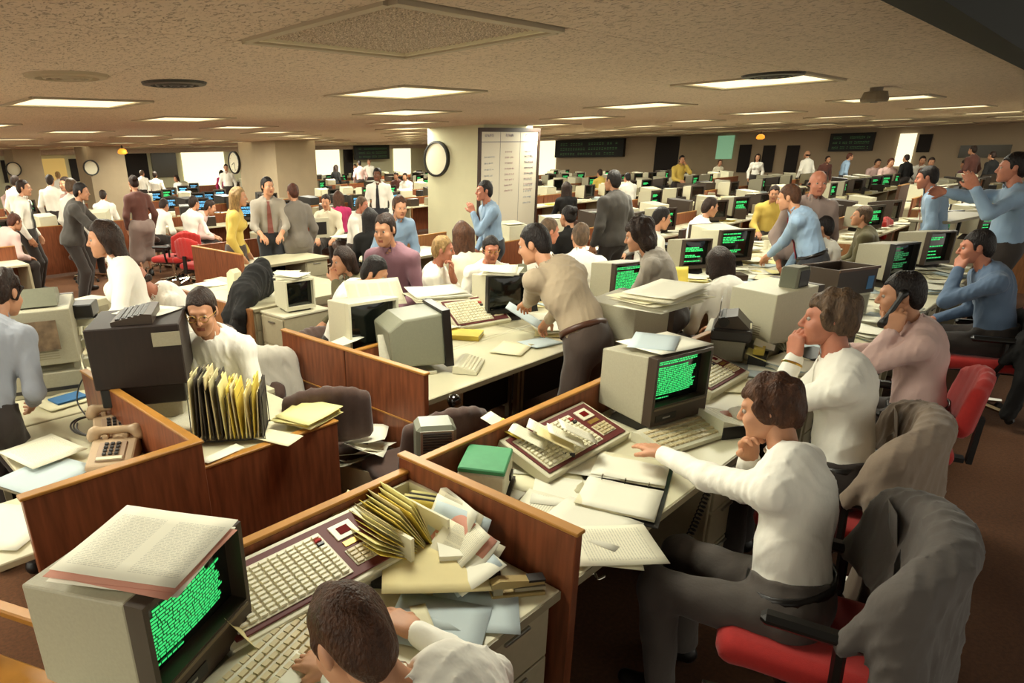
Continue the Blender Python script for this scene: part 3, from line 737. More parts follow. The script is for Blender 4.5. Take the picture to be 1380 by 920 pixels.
ticker(wallX(752, 184, 842, 211, 'ticker_board', black_m, .2), 'X', 'long black ticker board with green figures right of the whiteboard column', 1)
ticker(wallX(1122, 180, 1176, 203, 'ticker_board', black_m, .2), 'X', 'black ticker board on the far right wall', 2)
ticker(wallY(476, 196, 522, 214, 'ticker_board', black_m, .2, .5), 'Y', 'black ticker board on the back wall left of the near column', 3)
struct(wallX(886, 183, 912, 236, 'door_1', mat('dark_doorway', '#221b17', .8), .06))
struct(wallX(912, 182, 970, 240, 'wall_panel_right', wall_d, .05))
struct(wallX(969, 183, 986, 214, 'window_1', mat('green_lit_window', '#86b890', .4, emit=.35), .07))
struct(wallX(998, 195, 1008, 232, 'door_2', mat('dark_doorway', '#221b17'), .06))
struct(wallX(1030, 196, 1040, 232, 'door_3', mat('dark_doorway', '#221b17'), .06))
struct(wallX(1062, 196, 1072, 232, 'door_4', mat('dark_doorway', '#221b17'), .06))
struct(wallX(1214, 180, 1226, 224, 'window_2', white_g, .05))
struct(wallX(1240, 181, 1252, 205, 'trim_3', mat('dark_doorway', '#221b17'), .05))
struct(wallX(1295, 196, 1360, 212, 'window_3', mat('dim_glass', '#4b4434', .2), .05))
struct(wallX(728, 184, 748, 236, 'window_4', white_g, .04))
for n, (a, b, c, d, m) in enumerate(((243, 202, 305, 248, white_g), (420, 197, 458, 236, white_g), (530, 200, 553, 236, white_g), (55, 214, 92, 244, mat('warm_lit_room', '#c9a85e', .6, emit=.35)))):
    struct(wallY(a, b, c, d, f'window_{n+5}', m, .06, .02))
for n, (a, b, c, d) in enumerate(((166, 207, 202, 242), (46, 214, 56, 244), (92, 214, 116, 244), (0, 216, 12, 246), (462, 197, 476, 236))):
    struct(wallY(a, b, c, d, f'door_{n+5}', mat('dark_doorway', '#221b17'), .06, .02))
struct(wallY(202, 206, 240, 238, 'window_9', mat('dim_glass', '#4b4434'), .06, .02))
# two further columns with clocks at the left
for n, (a, b, yy, lab, cpx) in enumerate(((117, 167, 24, 'small round clock on the third column from the right, above the far left desks', (122, 226)), (16, 54, 27.5, 'small round clock on the leftmost column', (18, 228)))):
    x0, z0 = onY(a, 205, yy); x1, z1 = onY(b, 205, yy); column(4+n, x0, x1, yy, yy+1.2, wall_d)
    xx, zz = onY(cpx[0], cpx[1], yy); t0 = len(bpy.data.objects)
    t = thing('wall_clock', lab, 'clock', (xx, yy, zz), rot=(R(90), 0, 0))
    MB().lathe([(.25, 0), (.25, .1), (.22, .1), (.21, .05)], 24).obj('case', black_p, t); MB().lathe([(.215, .04), (.215, .06)], 24).obj('dial', mat('clock_dial', '#ddd6bb'), t)
# small amber lamps under the far ceiling
for px, py, lab in ((1025, 184, 'amber lamp glowing under the ceiling near the far right wall'), (166, 211, 'amber lamp glowing beside the far left doorway')):
    P = W(px, py-4, CEIL); 
    if px > 500: P = Vector((WALL_X-2.0, onX(px, py, WALL_X-2)[0], CEIL))
    else: P = Vector((onY(px, py, WALL_Y-7)[0], WALL_Y-7, CEIL))
    t = thing('ceiling_lamp', lab, 'lamp', P); MB().tube([(0, 0, 0), (0, 0, -.12)], .02).obj('rod', black_p, t)
    MB().lathe([(.05, -.1), (.13, -.15), (.15, -.24), (.08, -.28)], 14).obj('shade', mat('amber_glow', '#e08a2a', .5, emit=1.2), t, smooth=True)
# ------------------------------------------------------------------ furniture and equipment builders
DZ = .72
def panel(lab, x0, x1, y0, y1, top, name='desk_partition', m=None, cap=True, split=0, rail=None, bottom=0.0, cat='partition', mcap=None):
    """upright wooden partition with an oak cap, centred on its own base"""
    c = ((x0+x1)/2, (y0+y1)/2, 0); hx, hy = (x1-x0)/2, (y1-y0)/2; m = m or wood; t = thing(name, lab, cat, c)
    al = hx > hy; n = max(split, 1); L = 2*(hx if al else hy)/n
    for k in range(n):
        a = -(hx if al else hy)+k*L
        if al: MB().bb(a+.004, a+L-.004, -hy, hy, bottom, top-.012, 0, .003).obj('panel', m, t)
        else: MB().bb(-hx, hx, a+.004, a+L-.004, bottom, top-.012, 0, .003).obj('panel', m, t)
    if n > 1: MB().bb(-hx+.006, hx-.006, -hy+.006, hy-.006, bottom, top-.02).obj('core', dark_p, t)
    if cap: MB().bb(-hx-.003, hx+.003, -hy-.003, hy+.003, top-.013, top, 0, .003).obj('cap', mcap or oak, t)
    if rail:
        if al: MB().bb(-hx+.02, hx-.02, -hy-.006, -hy+.002, rail, rail+.008).obj('rail', oak, t)
        else: MB().bb(-hx-.006, -hx+.002, -hy+.02, hy-.02, rail, rail+.008).obj('rail', oak, t)
    return t
def desk(lab, x0, x1, y0, y1, front=-1, ped='r', z=DZ, m=None, back=True, panel_m=None, group=None):
    """laminate worktop with pedestal of drawers; front=-1: sitter at low y"""
    c = ((x0+x1)/2, (y0+y1)/2, 0); hx, hy = (x1-x0)/2, (y1-y0)/2; t = thing('desk', lab, 'desk', c, 0, group)
    MB().bb(-hx, hx, -hy, hy, z-.028, z, 0, .004).obj('worktop', m or lam, t)
    MB().bb(-hx, hx, front*hy-.004, front*hy+.004, z-.034, z-.004).obj('edge_strip', beiged, t)
    pw = .38; xs = {'r': [hx-pw], 'l': [-hx], 'b': [hx-pw, -hx], 'n': []}[ped]
    for x in xs:
        d = min(.5, 2*hy-.04); ya, yb = (front*hy-front*.03, front*hy-front*(.03+d)); ya, yb = min(ya, yb), max(ya, yb)
        p = MB().bb(x+.01, x+pw-.01, ya, yb, .05, z-.03, 0, .004).obj('pedestal', beige, t)
        yf = ya if front < 0 else yb; h = (z-.12)/3
        for k in range(3):
            if k < 2 or True:
                d_ = MB().bb(x+.025, x+pw-.025, yf-.012, yf+.012, .075+k*h, .065+(k+1)*h, 0, .003).obj('drawer', beige, t)
                MB().bb(x+pw/2-.06, x+pw/2+.06, yf-.022, yf+.022, .04+(k+1)*h, .052+(k+1)*h, 0, .003).obj('handle', steel, d_)
    for sx in (-1, 1):
        if (sx == 1 and ped in 'rb') or (sx == -1 and ped in 'lb'): continue
        MB().bb(sx*hx-(.03 if sx > 0 else 0), sx*hx+(.03 if sx < 0 else 0), front*hy*.94-.02, front*hy*.94+.02, 0, z-.03).obj('leg', beiged, t)
        MB().bb(sx*hx-(.03 if sx > 0 else 0), sx*hx+(.03 if sx < 0 else 0), -front*hy*.94-.02, -front*hy*.94+.02, 0, z-.03).obj('leg', beiged, t)
    if back: MB().bb(-hx+.03, hx-.03, -front*hy*.92-.01, -front*hy*.92+.01, .12, z-.03).obj('modesty_panel', panel_m or dark_p, t)
    return t
def screen_text(w_, h_, seed, rows=20, mode='page'):
    rr = random.Random(seed); m = MB(); rh = h_/rows
    for r_ in range(rows):
        if mode == 'page' and r_ in (2, rows-2): continue
        y = h_/2-(r_+.5)*rh; x = -w_/2; end = w_/2
        if mode == 'page':
            if r_ < 2: end = w_/2
            elif 2 < r_ < 5: x += w_*.04; end = w_*.25
            elif r_ == rows-1: end = -w_*.15
            else: end = w_/2*rr.uniform(.75, 1)
        elif mode == 'sparse':
            if rr.random() < .45: continue
            end = w_*rr.uniform(-.1, .4)
        while x < end:
            l = rr.uniform(.5, 2.6)*rh*1.1; l = min(l, end-x)
            if l > rh*.2: m.add([(x, 0, y-rh*.34), (x+l, 0, y-rh*.34), (x+l, 0, y+rh*.34), (x, 0, y+rh*.34)], [(0, 1, 2, 3)])
            x += l+rh*.32
    return m
def make_terminal(style='a', txt='page', w_=.33, d=.33, h=.32, seed=1, on=True, base=.075, case=None, bez=None, col=None):
    """CRT terminal on a low pedestal; front looks along -Y, stands on z=0"""
    t = thing('terminal', '', 'computer terminal'); case = case or case_m; bez = bez or brown_p; tp = .88
    MB().prism([(-d*.38, 0), (d*.36, 0), (d*.30, base*.45), (d*.2, base), (-d*.25, base), (-d*.34, base*.4)], -w_*.38, w_*.38).obj('pedestal', dark_p if style != 'c' else case, t)
    z0, z1 = base, base+h; y0, y1 = -d/2+.05, d/2; m = MB(); q = .94
    P = [(-w_/2, y0, z0), (w_/2, y0, z0), (w_/2, y0, z1), (-w_/2, y0, z1), (-w_/2*q, y1, z0+.015), (w_/2*q, y1, z0+.015), (w_/2*q, y1, z1-.03), (-w_/2*q, y1, z1-.03)]
    m.add(P, [(0, 1, 2, 3), (5, 4, 7, 6), (1, 5, 6, 2), (4, 0, 3, 7), (3, 2, 6, 7), (0, 4, 5, 1)])
    o = m.obj('case', case, t)
    bv = o.modifiers.new('b', 'BEVEL'); bv.width = .006; bv.segments = 2
    m = MB()                                                   # ventilation slots at the back
    for k in range(5): m.bb(-w_*.25, w_*.25, y1-.004, y1+.001, z0+.05+k*.014, z0+.055+k*.014)
    stuff(m.obj('vent_slots', beiged, t))
    # bezel: four hood sides around a recessed tube
    f0 = -d/2; tw = .016; lo = z0+.095 if style == 'a' else z0+.03; m = MB()
    m.bb(-w_/2, -w_/2+tw, f0, y0, z0, z1).bb(w_/2-tw, w_/2, f0, y0, z0, z1).bb(-w_/2+tw, w_/2-tw, f0, y0, z1-tw, z1).bb(-w_/2+tw, w_/2-tw, f0, y0, z0, lo)
    bo = m.obj('bezel', bez, t)
    if style == 'a':
        MB().bb(-w_/2+tw, w_/2-tw, f0-.004, f0, z0+.078, z0+.088).obj('bezel_ridge', mat('bezel_ridge', '#6b5c45', .5), bo)
        b = MB().bb(-w_*.42, -w_*.06, f0-.003, f0, z0+.018, z0+.052).obj('badge', black_p, bo)
        bp = b; stuff(MB().bb(-w_*.30, -w_*.17, f0-.005, f0, z0+.031, z0+.038).obj('badge_lettering', mat('badge_silver', '#8f8c82', .4), t))
    sw, sh = w_-2*tw, z1-tw-lo; cz = (z1-tw+lo)/2; ys = y0+.0
    m = MB(); m.sheet(8, 8, lambda u, v: ((u-.5)*sw, ys-.016*(1-(2*u-1)**2)*(1-(2*v-1)**2)**.5-.001, cz+(v-.5)*sh))
    m.obj('screen', glass_d, t, smooth=True)
    if on:
        tm = screen_text(sw*.78, sh*.84, seed, 20 if txt == 'page' else 14, txt)
        for v in tm.v: v.y = ys-.016*(1-(2*v.x/sw)**2)*(1-min((2*v.z/sh)**2, 1))**.5-.003; v.z += cz
        stuff(tm.obj('screen_text', col or txt_g, t))
    return t
def make_wedge_terminal(seed=1, on=False, case=None):
    """slanted case with a black hood, tilted face"""
    t = thing('terminal', '', 'computer terminal'); case = case or case_g
    MB().bb(-.15, .15, -.12, .14, 0, .022, 0, .004).obj('base', case_l, t); MB().tube([(0, .02, .02), (0, .02, .06)], .05, 10).obj('swivel', black_p, t)
    m = MB(); m.prism([(-.17, .06), (.17, .075), (.19, .30), (.10, .36), (-.15, .38)], -.165, .165); o = m.obj('case', case, t)
    bv = o.modifiers.new('b', 'BEVEL'); bv.width = .012; bv.segments = 2
    m = MB(); m.prism([(-.22, .05), (-.17, .05), (-.14, .40), (-.19, .405)], -.18, -.15).prism([(-.22, .05), (-.17, .05), (-.14, .40), (-.19, .405)], .15, .18)
    m.prism([(-.19, .385), (-.14, .38), (-.14, .40), (-.19, .405)], -.15, .15).prism([(-.22, .05), (-.17, .05), (-.168, .09), (-.217, .09)], -.15, .15)
    m.obj('hood', black_p, t)
    MB().prism([(-.175, .09), (-.17, .09), (-.148, .385), (-.153, .385)], -.15, .15).obj('screen', glass_d, t)
    return t
def make_dark_terminal():
    """big wood-grained terminal with a black lower case"""
    t = thing('terminal', '', 'computer terminal')
    MB().bb(-.17, .17, -.16, .16, 0, .09, 0, .004).obj('stand', case_m, t)
    MB().bb(-.2, .2, -.19, .19, .09, .19, 0, .006).obj('lower_case', black_p, t)
    m = MB(); m.prism([(-.21, .19), (.21, .19), (.23, .5), (-.19, .5)], -.215, .215); o = m.obj('case', mat('dark_woodgrain', '#21130d', .6, nscale=6, namt=.3, stretch=(9, 9, 1)), t)
    bv = o.modifiers.new('b', 'BEVEL'); bv.width = .006
    MB().prism([(-.212, .23), (-.208, .23), (-.192, .46), (-.196, .46)], -.17, .17).obj('screen', glass_d, t)
    return t
def key_rows(t, rows, cols, x0, y0, dx, dy, z, kz, mats_, slope=0, stag=0, name='key', skip=(), sz=.8):
    me = {}
    for r_ in range(rows):
        for c_ in range(cols):
            if (r_, c_) in skip: continue
            m_ = mats_(r_, c_) if callable(mats_) else mats_
            if m_.name not in me: me[m_.name] = MB().prism([(-dy*sz/2, 0), (dy*sz/2, 0), (dy*sz*.38, kz), (-dy*sz*.38, kz)], -dx*sz/2, dx*sz/2).mesh('key', [m_])
            y = y0+r_*dy; put(name, me[m_.name], t, (x0+c_*dx+stag*r_, y, z+slope*y))
def make_keyboard(case=None, km=None, w_=.42, d=.19, rows=5, cols=13):
    t = thing('keyboard', '', 'keyboard'); case = case or case_l
    MB().prism([(-d/2, 0), (d/2, 0), (d/2, .045), (d*.3, .048), (-d/2, .018)], -w_/2, w_/2).obj('case', case, t)
    key_rows(t, rows, cols, -w_*.42, -d*.34, w_*.84/(cols-1), d*.15, .029, .012, km or tank, slope=.17, stag=.002)
    return t
def make_dealer(rows=10, cols=12, w_=.62, d=.28, tilt=.0, key=None):
    """slanting dealer board: maroon face, ivory key field, red display, brass plate, small keypad"""
    t = thing('dealer_board', '', 'dealer board'); MB().bb(-w_/2, w_/2, -d/2, d/2, -.05, 0, 0, .004).obj('tray', ivory, t)
    MB().bb(-w_/2+.02, w_/2-.02, -d/2+.018, d/2-.018, 0, .006, 0, .002).obj('face', maroon, t)
    kx0, kx1, ky0, ky1 = -w_/2+.035, w_*.2, -d/2+.035, d/2-.045
    MB().bb(kx0, kx1, ky0, ky1, .006, .010).obj('key_field', ivory, t)
    dx, dy = (kx1-kx0-.012)/cols, (ky1-ky0-.012)/rows
    key_rows(t, rows, cols, kx0+.006+dx/2, ky0+.006+dy/2, dx, dy, .010, .008, lambda r_, c_: red_f if (r_, c_) == (rows-2, cols-1) else (black_p if (r_, c_) == (rows-3, cols-1) else ivoryk), sz=.72)
    m = MB().bb(w_*.26, w_*.40, d*.10, d*.33, .006, .011); b = m.obj('display_bezel', ivoryk, t); MB().bb(w_*.295, w_*.365, d*.16, d*.27, .011, .013).obj('display', red_led, b)
    MB().bb(w_*.27, w_*.39, -d*.02, d*.055, .006, .009).obj('name_plate', brass, t)
    MB().bb(w_*.245, w_*.41, -d*.32, -d*.07, .006, .009).obj('keypad_plate', ivory, t)
    key_rows(t, 4, 3, w_*.275, -d*.28, w_*.052, d*.06, .009, .006, tank, name='keypad_key')
    return t
def make_chair(fm=None, shell=None, arms=True, back_h=.36):
    fm = fm or red_f; shell = shell or black_p; t = thing('office_chair', '', 'chair')
    S = SDF(); S.rbox((0, .01, .44), (.245, .24, .05), .045, .02); S.ell((0, .22, .425), (.22, .05, .045), .05); P, q = S.net(.02); put('seat', np_mesh('seat', [(P, q, 0)], [fm]), t)
    S = SDF()
    for a in np.linspace(-.75, .75, 7):
        S.cone((.30*math.sin(a), -.10-.16*math.cos(a), .60), (.29*math.sin(a), -.12-.17*math.cos(a), .50+back_h*(1-.28*abs(a)**2)), .042, .036, .04)
    P, q = S.net(.02); put('backrest', np_mesh('backrest', [(P, q, 0)], [fm]), t)
    MB().bb(-.19, .19, -.20, .20, .375, .395, 0, .008).bb(-.03, .03, -.30, -.2, .36, .385).bb(-.03, .03, -.335, -.31, .36, .62).obj('support', shell, t)
    MB().tube([(0, 0, .12), (0, 0, .38)], .028, 10).obj('column', chrome, t)
    if arms:
        for s in (-1, 1):
            a = MB().bb(s*.275-.03, s*.275+.03, -.17, .15, .63, .67, 0, .015).obj('armrest', shell, t)
            MB().tube([(s*.275, -.06, .64), (s*.275, -.07, .48), (s*.22, -.05, .385)], .018, 6).obj('arm_support', shell, a)
    for k in range(5):
        a = 2*math.pi*k/5+.3; l = MB().tube([(0, 0, .12), (.29*math.cos(a), .29*math.sin(a), .075)], .026, 6, r2=.016).obj('base_leg', chrome, t)
        MB().lathe([(.0, -.012), (.028, -.012), (.028, .012), (.0, .012)], 10).obj('caster', black_p, l, (.29*math.cos(a), .29*math.sin(a), .03), rot=(R(90), 0, a))
    return t
# paper: thin slightly curled sheets, each an object of its own
SHEETS = {}
def sheet_mesh(m, seed, w_=.216, h_=.279, curl=.006, n=5):
    k = (m.name, seed, w_, h_, curl)
    if k not in SHEETS:
        rr = random.Random(seed); a, b, p, q = rr.uniform(1.5, 3), rr.uniform(1.5, 3), rr.uniform(0, 6), rr.uniform(0, 6)
        f = lambda u, v: ((u-.5)*w_, (v-.5)*h_, .0025+curl*.5*(1+math.sin(a*u+p)*math.sin(b*v+q))*(abs(u-.5)+abs(v-.5)))
        SHEETS[k] = MB().sheet(n, n, f, .0012).mesh('paper_sheet', [m], True)
    return SHEETS[k]
def sheet(lab, loc, rz=0, m=None, w_=.216, h_=.279, curl=.006, seed=None, rot=None, name='paper_sheet', cat='paper', group=None):
    return tag(put(name, sheet_mesh(m or paper, (seed if seed is not None else len(SHEETS)) % 7, w_, h_, curl), None, loc, R(rz), rot), lab, cat, group)
def stack(lab, loc, rz=0, n=5, mats_=None, w_=.216, h_=.279, jit=.012, th=.004, seed=0, curl=.004, name='paper_stack', cat='papers', group=None, rot=None, ang=7):
    t = thing(name, lab, cat, loc, R(rz), group, rot=rot); rr = random.Random(seed); mats_ = mats_ or [paper, paper_c]
    for k in range(n):
        m = mats_[min(k, len(mats_)-1)] if k == n-1 else mats_[rr.randrange(len(mats_))]
        if k == n-1: m = mats_[-1]
        put('sheet', sheet_mesh(m, (seed+k) % 5, w_, h_, curl if k == n-1 else .002), t, (rr.uniform(-jit, jit), rr.uniform(-jit, jit), k*th), R(rr.uniform(-ang, ang)))
    return t
def book(lab, loc, rz, w_, d, h, cover, pages=None, rot=None, cat='book', name='book', soft=False):
    t = thing(name, lab, cat, loc, R(rz), rot=rot); c = .004
    MB().bb(-w_/2+c, w_/2-c, -d/2+c, d/2-c, c, h-c).obj('pages', pages or paper_c, t)
    MB().bb(-w_/2, w_/2, -d/2, d/2, 0, c, 0, .001).obj('back_cover', cover, t); MB().bb(-w_/2, w_/2, -d/2, d/2, h-c, h, 0, .001).obj('front_cover', cover, t)
    MB().bb(-w_/2, -w_/2+c, -d/2, d/2, c, h-c).obj('spine', cover, t); return t
def binder_open(lab, loc, rz):
    t = thing('ring_binder', lab, 'binder', loc, R(rz))
    MB().bb(-.28, .28, -.16, .16, 0, .005, 0, .002).obj('cover', black_p, t)
    for s in (-1, 1):
        for k in range(3):
            put('page', sheet_mesh(paper if k == 2 else paper_c, k+(s > 0)*2, .24, .29, .012), t, (s*.135, 0, .006+k*.004), R(s*k*.8))
    for k in (-1, 0, 1): MB().tube([(.02*math.cos(a), k*.09, .012+.022*math.sin(a)) for a in np.linspace(0, math.pi, 9)], .0022, 5).obj('ring', chrome, t)
    return t
def make_phone(m=None):
    """desk telephone, sloping face to -Y"""
    m = m or tanp; t = thing('telephone', '', 'telephone')
    o = MB().prism([(-.12, 0), (.12, 0), (.11, .085), (.05, .09), (-.11, .035)], -.10, .10).obj('base', m, t); bv = o.modifiers.new('b', 'BEVEL'); bv.width = .01; bv.segments = 2
    sl = (.09-.035)/.16; f = MB().box((0, 0, 0), (.12, .12, .006), 0, .002).obj('dial_plate', mat('phone_plate', '#a58a70', .4), t, (0, -.03, .066), rot=(math.atan(sl), 0, 0))
    for r_ in range(4):
        for c_ in range(3): MB().box(((c_-1)*.026, (r_-1.5)*.022+.012, .007), (.017, .014, .01), 0, .002).obj('button', dark_p, f)
    MB().bb(-.055, .055, -.056, -.04, .003, .009).obj('line_keys', ivory, f)
    for s in (-1, 1): MB().bb(s*.045-.012, s*.045+.012, .055, .105, .08, .11, 0, .005).obj('cradle', m, t)
    S = SDF(); S.cone((-.085, .08, .125), (.085, .08, .125), .018, .018, .03); S.cone((-.095, .08, .118), (-.1, .08, .10), .027, .03, .02); S.cone((.095, .08, .118), (.1, .08, .10), .027, .03, .02)
    put('handset', np_mesh('handset', [S.net(.009)+(0,)], [m]), t); return t
def cable(lab, pts, r=.004, m=None, name='cable', cat='cable'):
    c = sum((Vector(p) for p in pts), Vector())/len(pts); P = []
    for i in range(len(pts)-1):                                   # Catmull-Rom through the points
        p0, p1, p2, p3 = (Vector(pts[max(0, min(len(pts)-1, j))]) for j in (i-1, i, i+1, i+2))
        for k in range(6):
            u = k/6; P.append(.5*((2*p1)+(p2-p0)*u+(2*p0-5*p1+4*p2-p3)*u*u+(3*p1-p0-3*p2+p3)*u**3))
    P.append(Vector(pts[-1])); return tag(MB().tube([p-c for p in P], r, 6).obj(name, m or dark_p, None, c, smooth=True), lab, cat)
def coil(p0, p1, r, turns, n=10):
    p0, p1 = Vector(p0), Vector(p1); d = (p1-p0).normalized(); a = d.orthogonal().normalized(); b = d.cross(a)
    return [p0+(p1-p0)*(k/(turns*n))+a*r*math.cos(2*math.pi*k/n)+b*r*math.sin(2*math.pi*k/n)-Vector((0, 0, .06*math.sin(math.pi*k/(turns*n)))) for k in range(turns*n+1)]
def sdf_thing(name, lab, cat, S, m, res=.012, noise=None, loc=(0, 0, 0), rz=0, part=None, smooth=True):
    me = np_mesh(name, [S.net(res, noise=noise)+(0,)], [m])
    o = put(name, me, None, loc, rz); return tag(o, lab, cat)
def ordn(k):
    return ORD[k] if k < 20 else ('twenty', 'thirty', 'forty', 'fifty', 'sixty', 'seventy')[k//10-2]+'-'+(ORD[k % 10-1] if k % 10 else 'zeroth')
ORD = ['first', 'second', 'third', 'fourth', 'fifth', 'sixth', 'seventh', 'eighth', 'ninth', 'tenth', 'eleventh', 'twelfth', 'thirteenth', 'fourteenth', 'fifteenth', 'sixteenth', 'seventeenth', 'eighteenth', 'nineteenth', 'twentieth']
# ------------------------------------------------------------------ front row: the two nearest desks
desk('near cream desk of the man in the foreground, drawers at its right end', -.3, 1.48, .915, 1.60, ped='r')
panel('walnut divider with oak cap between the two front desks', 1.487, 1.525, .875, 1.66, .935)
panel('long low walnut partition with yellow oak edge behind the near keyboard', .70, 1.484, 1.602, 1.635, .885, rail=.3)
panel('walnut partition with oak edge behind the centre dealer board', 1.53, 3.05, 1.602, 1.635, .90)
desk('cream desk of the seated man who reaches for the dealer board', 1.53, 3.05, .915, 1.60, ped='r')
desk('cream desk in front of the man resting his chin in his hand', 3.07, 4.25, .915, 1.60, ped='r')
desk('cream desk in front of the man in the pink shirt', 4.27, 5.6, .915, 1.60, ped='r')
desk('cream desk in front of the man in the blue jumper', 5.62, 7.2, .915, 1.60, ped='r')
desk('last cream desk of the front row at the right', 7.22, 9.0, .915, 1.60, ped='r')
panel('walnut partition behind the right-hand front desks', 3.07, 9.0, 1.602, 1.635, .90, split=4)
def on(o, loc, fa, tilt=0): o.location = loc; o.rotation_euler = (R(tilt), 0, face(fa)); return o
def term(key, mk, lab, loc, fa, group=None): return proto(key, mk, loc, face(fa), lab, group)
# near terminal
term('T1', lambda: make_terminal('a', 'page', .375, .37, .33, 3, base=.05), 'big beige terminal with green text and printout on top, lower left', (.435, 1.475, DZ), 297)
c4 = [W(*p, 1.125) for p in ((180, 682), (302, 712), (240, 791), (66, 764))]; cc = sum(c4, Vector())/4
dv = c4[2]-c4[3]; wv = c4[0]-c4[3]; print('printout', dv.length, wv.length, math.degrees(math.atan2(dv.y, dv.x)))
pa = math.degrees(math.atan2(dv.y, dv.x))
stack('printed pages lying on top of the big lower-left terminal', (cc.x, cc.y, 1.106), pa, 4, [paper, paper_p, print2], dv.length*.98, wv.length, .012, .005, 3, .006, cat='papers', ang=3)
on(make_keyboard(w_=.40, d=.17, cols=12), W(372, 893, DZ+.005), 270+18)['label'] = 'cream keyboard with tan keys in front of the lower left terminal'
dn_ = make_dealer(11, 12, .62, .27); on(dn_, (.895, 1.455, .815), 270, 17); dn_['label'] = 'maroon dealer board with ivory keys beside the near terminal'
sheet('folded creased yellowish paper leaning between near terminal and keyboard', W(338, 868, DZ+.05), 62, manila, .05, .22, .02, rot=(.9, .2, R(58)))
t = book('red pen case lying below the near dealer board', W(380, 843, DZ), 40, .14, .03, .018, red_f, red_f, cat='case', name='pen_case')
sheet('white scrap of paper below the near dealer board', W(415, 845, DZ+.002), 20, paper, .14, .1); sheet('white note at the left edge of the near desk man', W(432, 868, DZ+.004), 50, paper_c, .16, .2)
sheet('small card under the hand of the nearest man', W(395, 905, DZ+.03), 20, paper, .13, .08)
# file tray with yellow folders
tr = thing('file_tray', 'ivory trough tray holding fanned yellow folders', 'tray', (1.345, 1.445, DZ))
MB().bb(-.135, .135, -.15, .15, 0, .008).obj('tray_floor', ivory, tr)
for x0, x1, y0, y1 in ((-.14, -.125, -.15, .15), (.125, .14, -.15, .15), (.03, .04, -.15, .15), (-.125, .125, .138, .15)): MB().bb(x0, x1, y0, y1, .008, .13).obj('tray_wall', ivory, tr)
for k in range(16):
    m_ = [yel, paper_y, paper_y, manila][k % 4]; hh = .165+.012*((k*7) % 3)
    tag(MB().box((0, 0, hh/2), (.0022, .24, hh), 0, 0).obj('folder', m_, None, (1.255+.0085*k, 1.43+.008*((k*5) % 4), .735), rot=(R(-9), R(-60+2.8*k), R(4-1.1*k))), f'yellow folder, {ORD[k]} from the left in the ivory tray', 'folder', 'yellow folders in the tray')
for k in range(6):
    tag(put('folder', sheet_mesh([yel, darkfold, paper_y][k % 3], k % 5, .20, .10, .004), None, (1.405+.012*k, 1.43, .80+.003*(k % 3)), rot=(R(70+k), 0, R(-62))), f'thin yellow slip folder, {ORD[k]} from the left in the narrow tray compartment', 'folder', 'slips in the narrow compartment')
tag(put('folder', sheet_mesh(manila, 2, .25, .30, .006), None, W(505, 712, .80), rot=(R(18), R(-8), R(30))), 'pale yellow folder leaning over the small keypad', 'folder')
# papers, notebooks and stapler of the near desk
book('wide black telephone book under the manila envelope', W(560, 770, DZ), 40, .20, .26, .022, black_p)
tag(put('envelope', sheet_mesh(manila, 3, .25, .33, .01), None, W(585, 766, DZ+.042), rz=R(48)), 'large manila envelope beside the seated man head', 'envelope')
book('thick white notebook with dark spine on the near desk', W(620, 735, DZ+.035), 50, .20, .16, .028, paper, paper, cat='notebook')
book('black pocket book under the white notebook', W(640, 762, DZ+.005), 45, .16, .15, .03, dark_p, paper_c)
for k in range(10):
    u = k/9; ti = R(62-4.5*k); hw = .085
    sheet(f'curled loose sheet leaning against the walnut divider, {ORD[k]} in the fan from its far end', (1.474-.008*k-hw*math.cos(ti), 1.33-.17*u, DZ+.012+hw*math.sin(ti)), 0, [paper, newsp, paper, paper_b, print1, paper_p, paper, newsp, paper_b, paper][k], .17, .23, .022, k, (R(-4+4*(k % 3)), -ti, R(-16+9*(k % 4)-10*u)), group='curled sheets by the divider')
sheet('pale blue sheet beside the stapler', W(640, 822, DZ+.002), 40, paper_b, .2, .26); sheet('blue-white page by the near man collar', W(590, 840, DZ+.004), 30, paper_b, .22, .28)
sheet('grey ruler-edged clip sheet near the white shirt', W(575, 850, DZ+.006), -30, paper_c, .05, .22)
st = thing('stapler', 'tan metal stapler on the near desk corner', 'stapler', W(697, 800, DZ), R(-36))
MB().bb(-.085, .085, -.02, .02, 0, .012, 0, .003).obj('base', mat('tan_metal', '#a08a58', .4, .3), st)
o = MB().prism([(-.085, .03), (.08, .04), (.08, .052), (-.06, .062), (-.085, .05)], -.016, .016).obj('arm', mat('tan_metal', '#a08a58'), st, rot=(0, 0, R(-90)))
MB().bb(-.012, .085, -.014, .014, .018, .03).obj('magazine', beiged, st); MB().bb(.03, .082, -.018, .018, .05, .058).obj('cap', black_p, st); MB().bb(-.08, -.05, -.016, .016, .01, .035).obj('hinge', beiged, st)
# grey metal speaker cube
sp = thing('speaker_box', 'grey-green metal speaker cube with grille at the divider', 'speaker', W(586, 628, DZ), face(232))
MB().box((0, 0, .115), (.17, .15, .20), 0, .02).obj('case', mat('speaker_grey', '#747665', .35, .3), sp); MB().bb(-.07, .07, -.082, -.076, .03, .2).obj('front_frame', steel, sp)
stuff((lambda m: [m.bb(-.06, .06, -.088, -.08, .042+.012*k, .048+.012*k) for k in range(13)] and m)(MB()).obj('grille', dark_p, sp))
MB().bb(-.06, .06, -.05, .05, 0, .016).obj('foot', black_p, sp)
cable('pale looped cable hanging from the speaker cube', [W(598, 610, .86), W(582, 618, .86), W(578, 640, .80), W(592, 652, .77), W(606, 648, .74), W(612, 655, .73)], .0035, ivory)
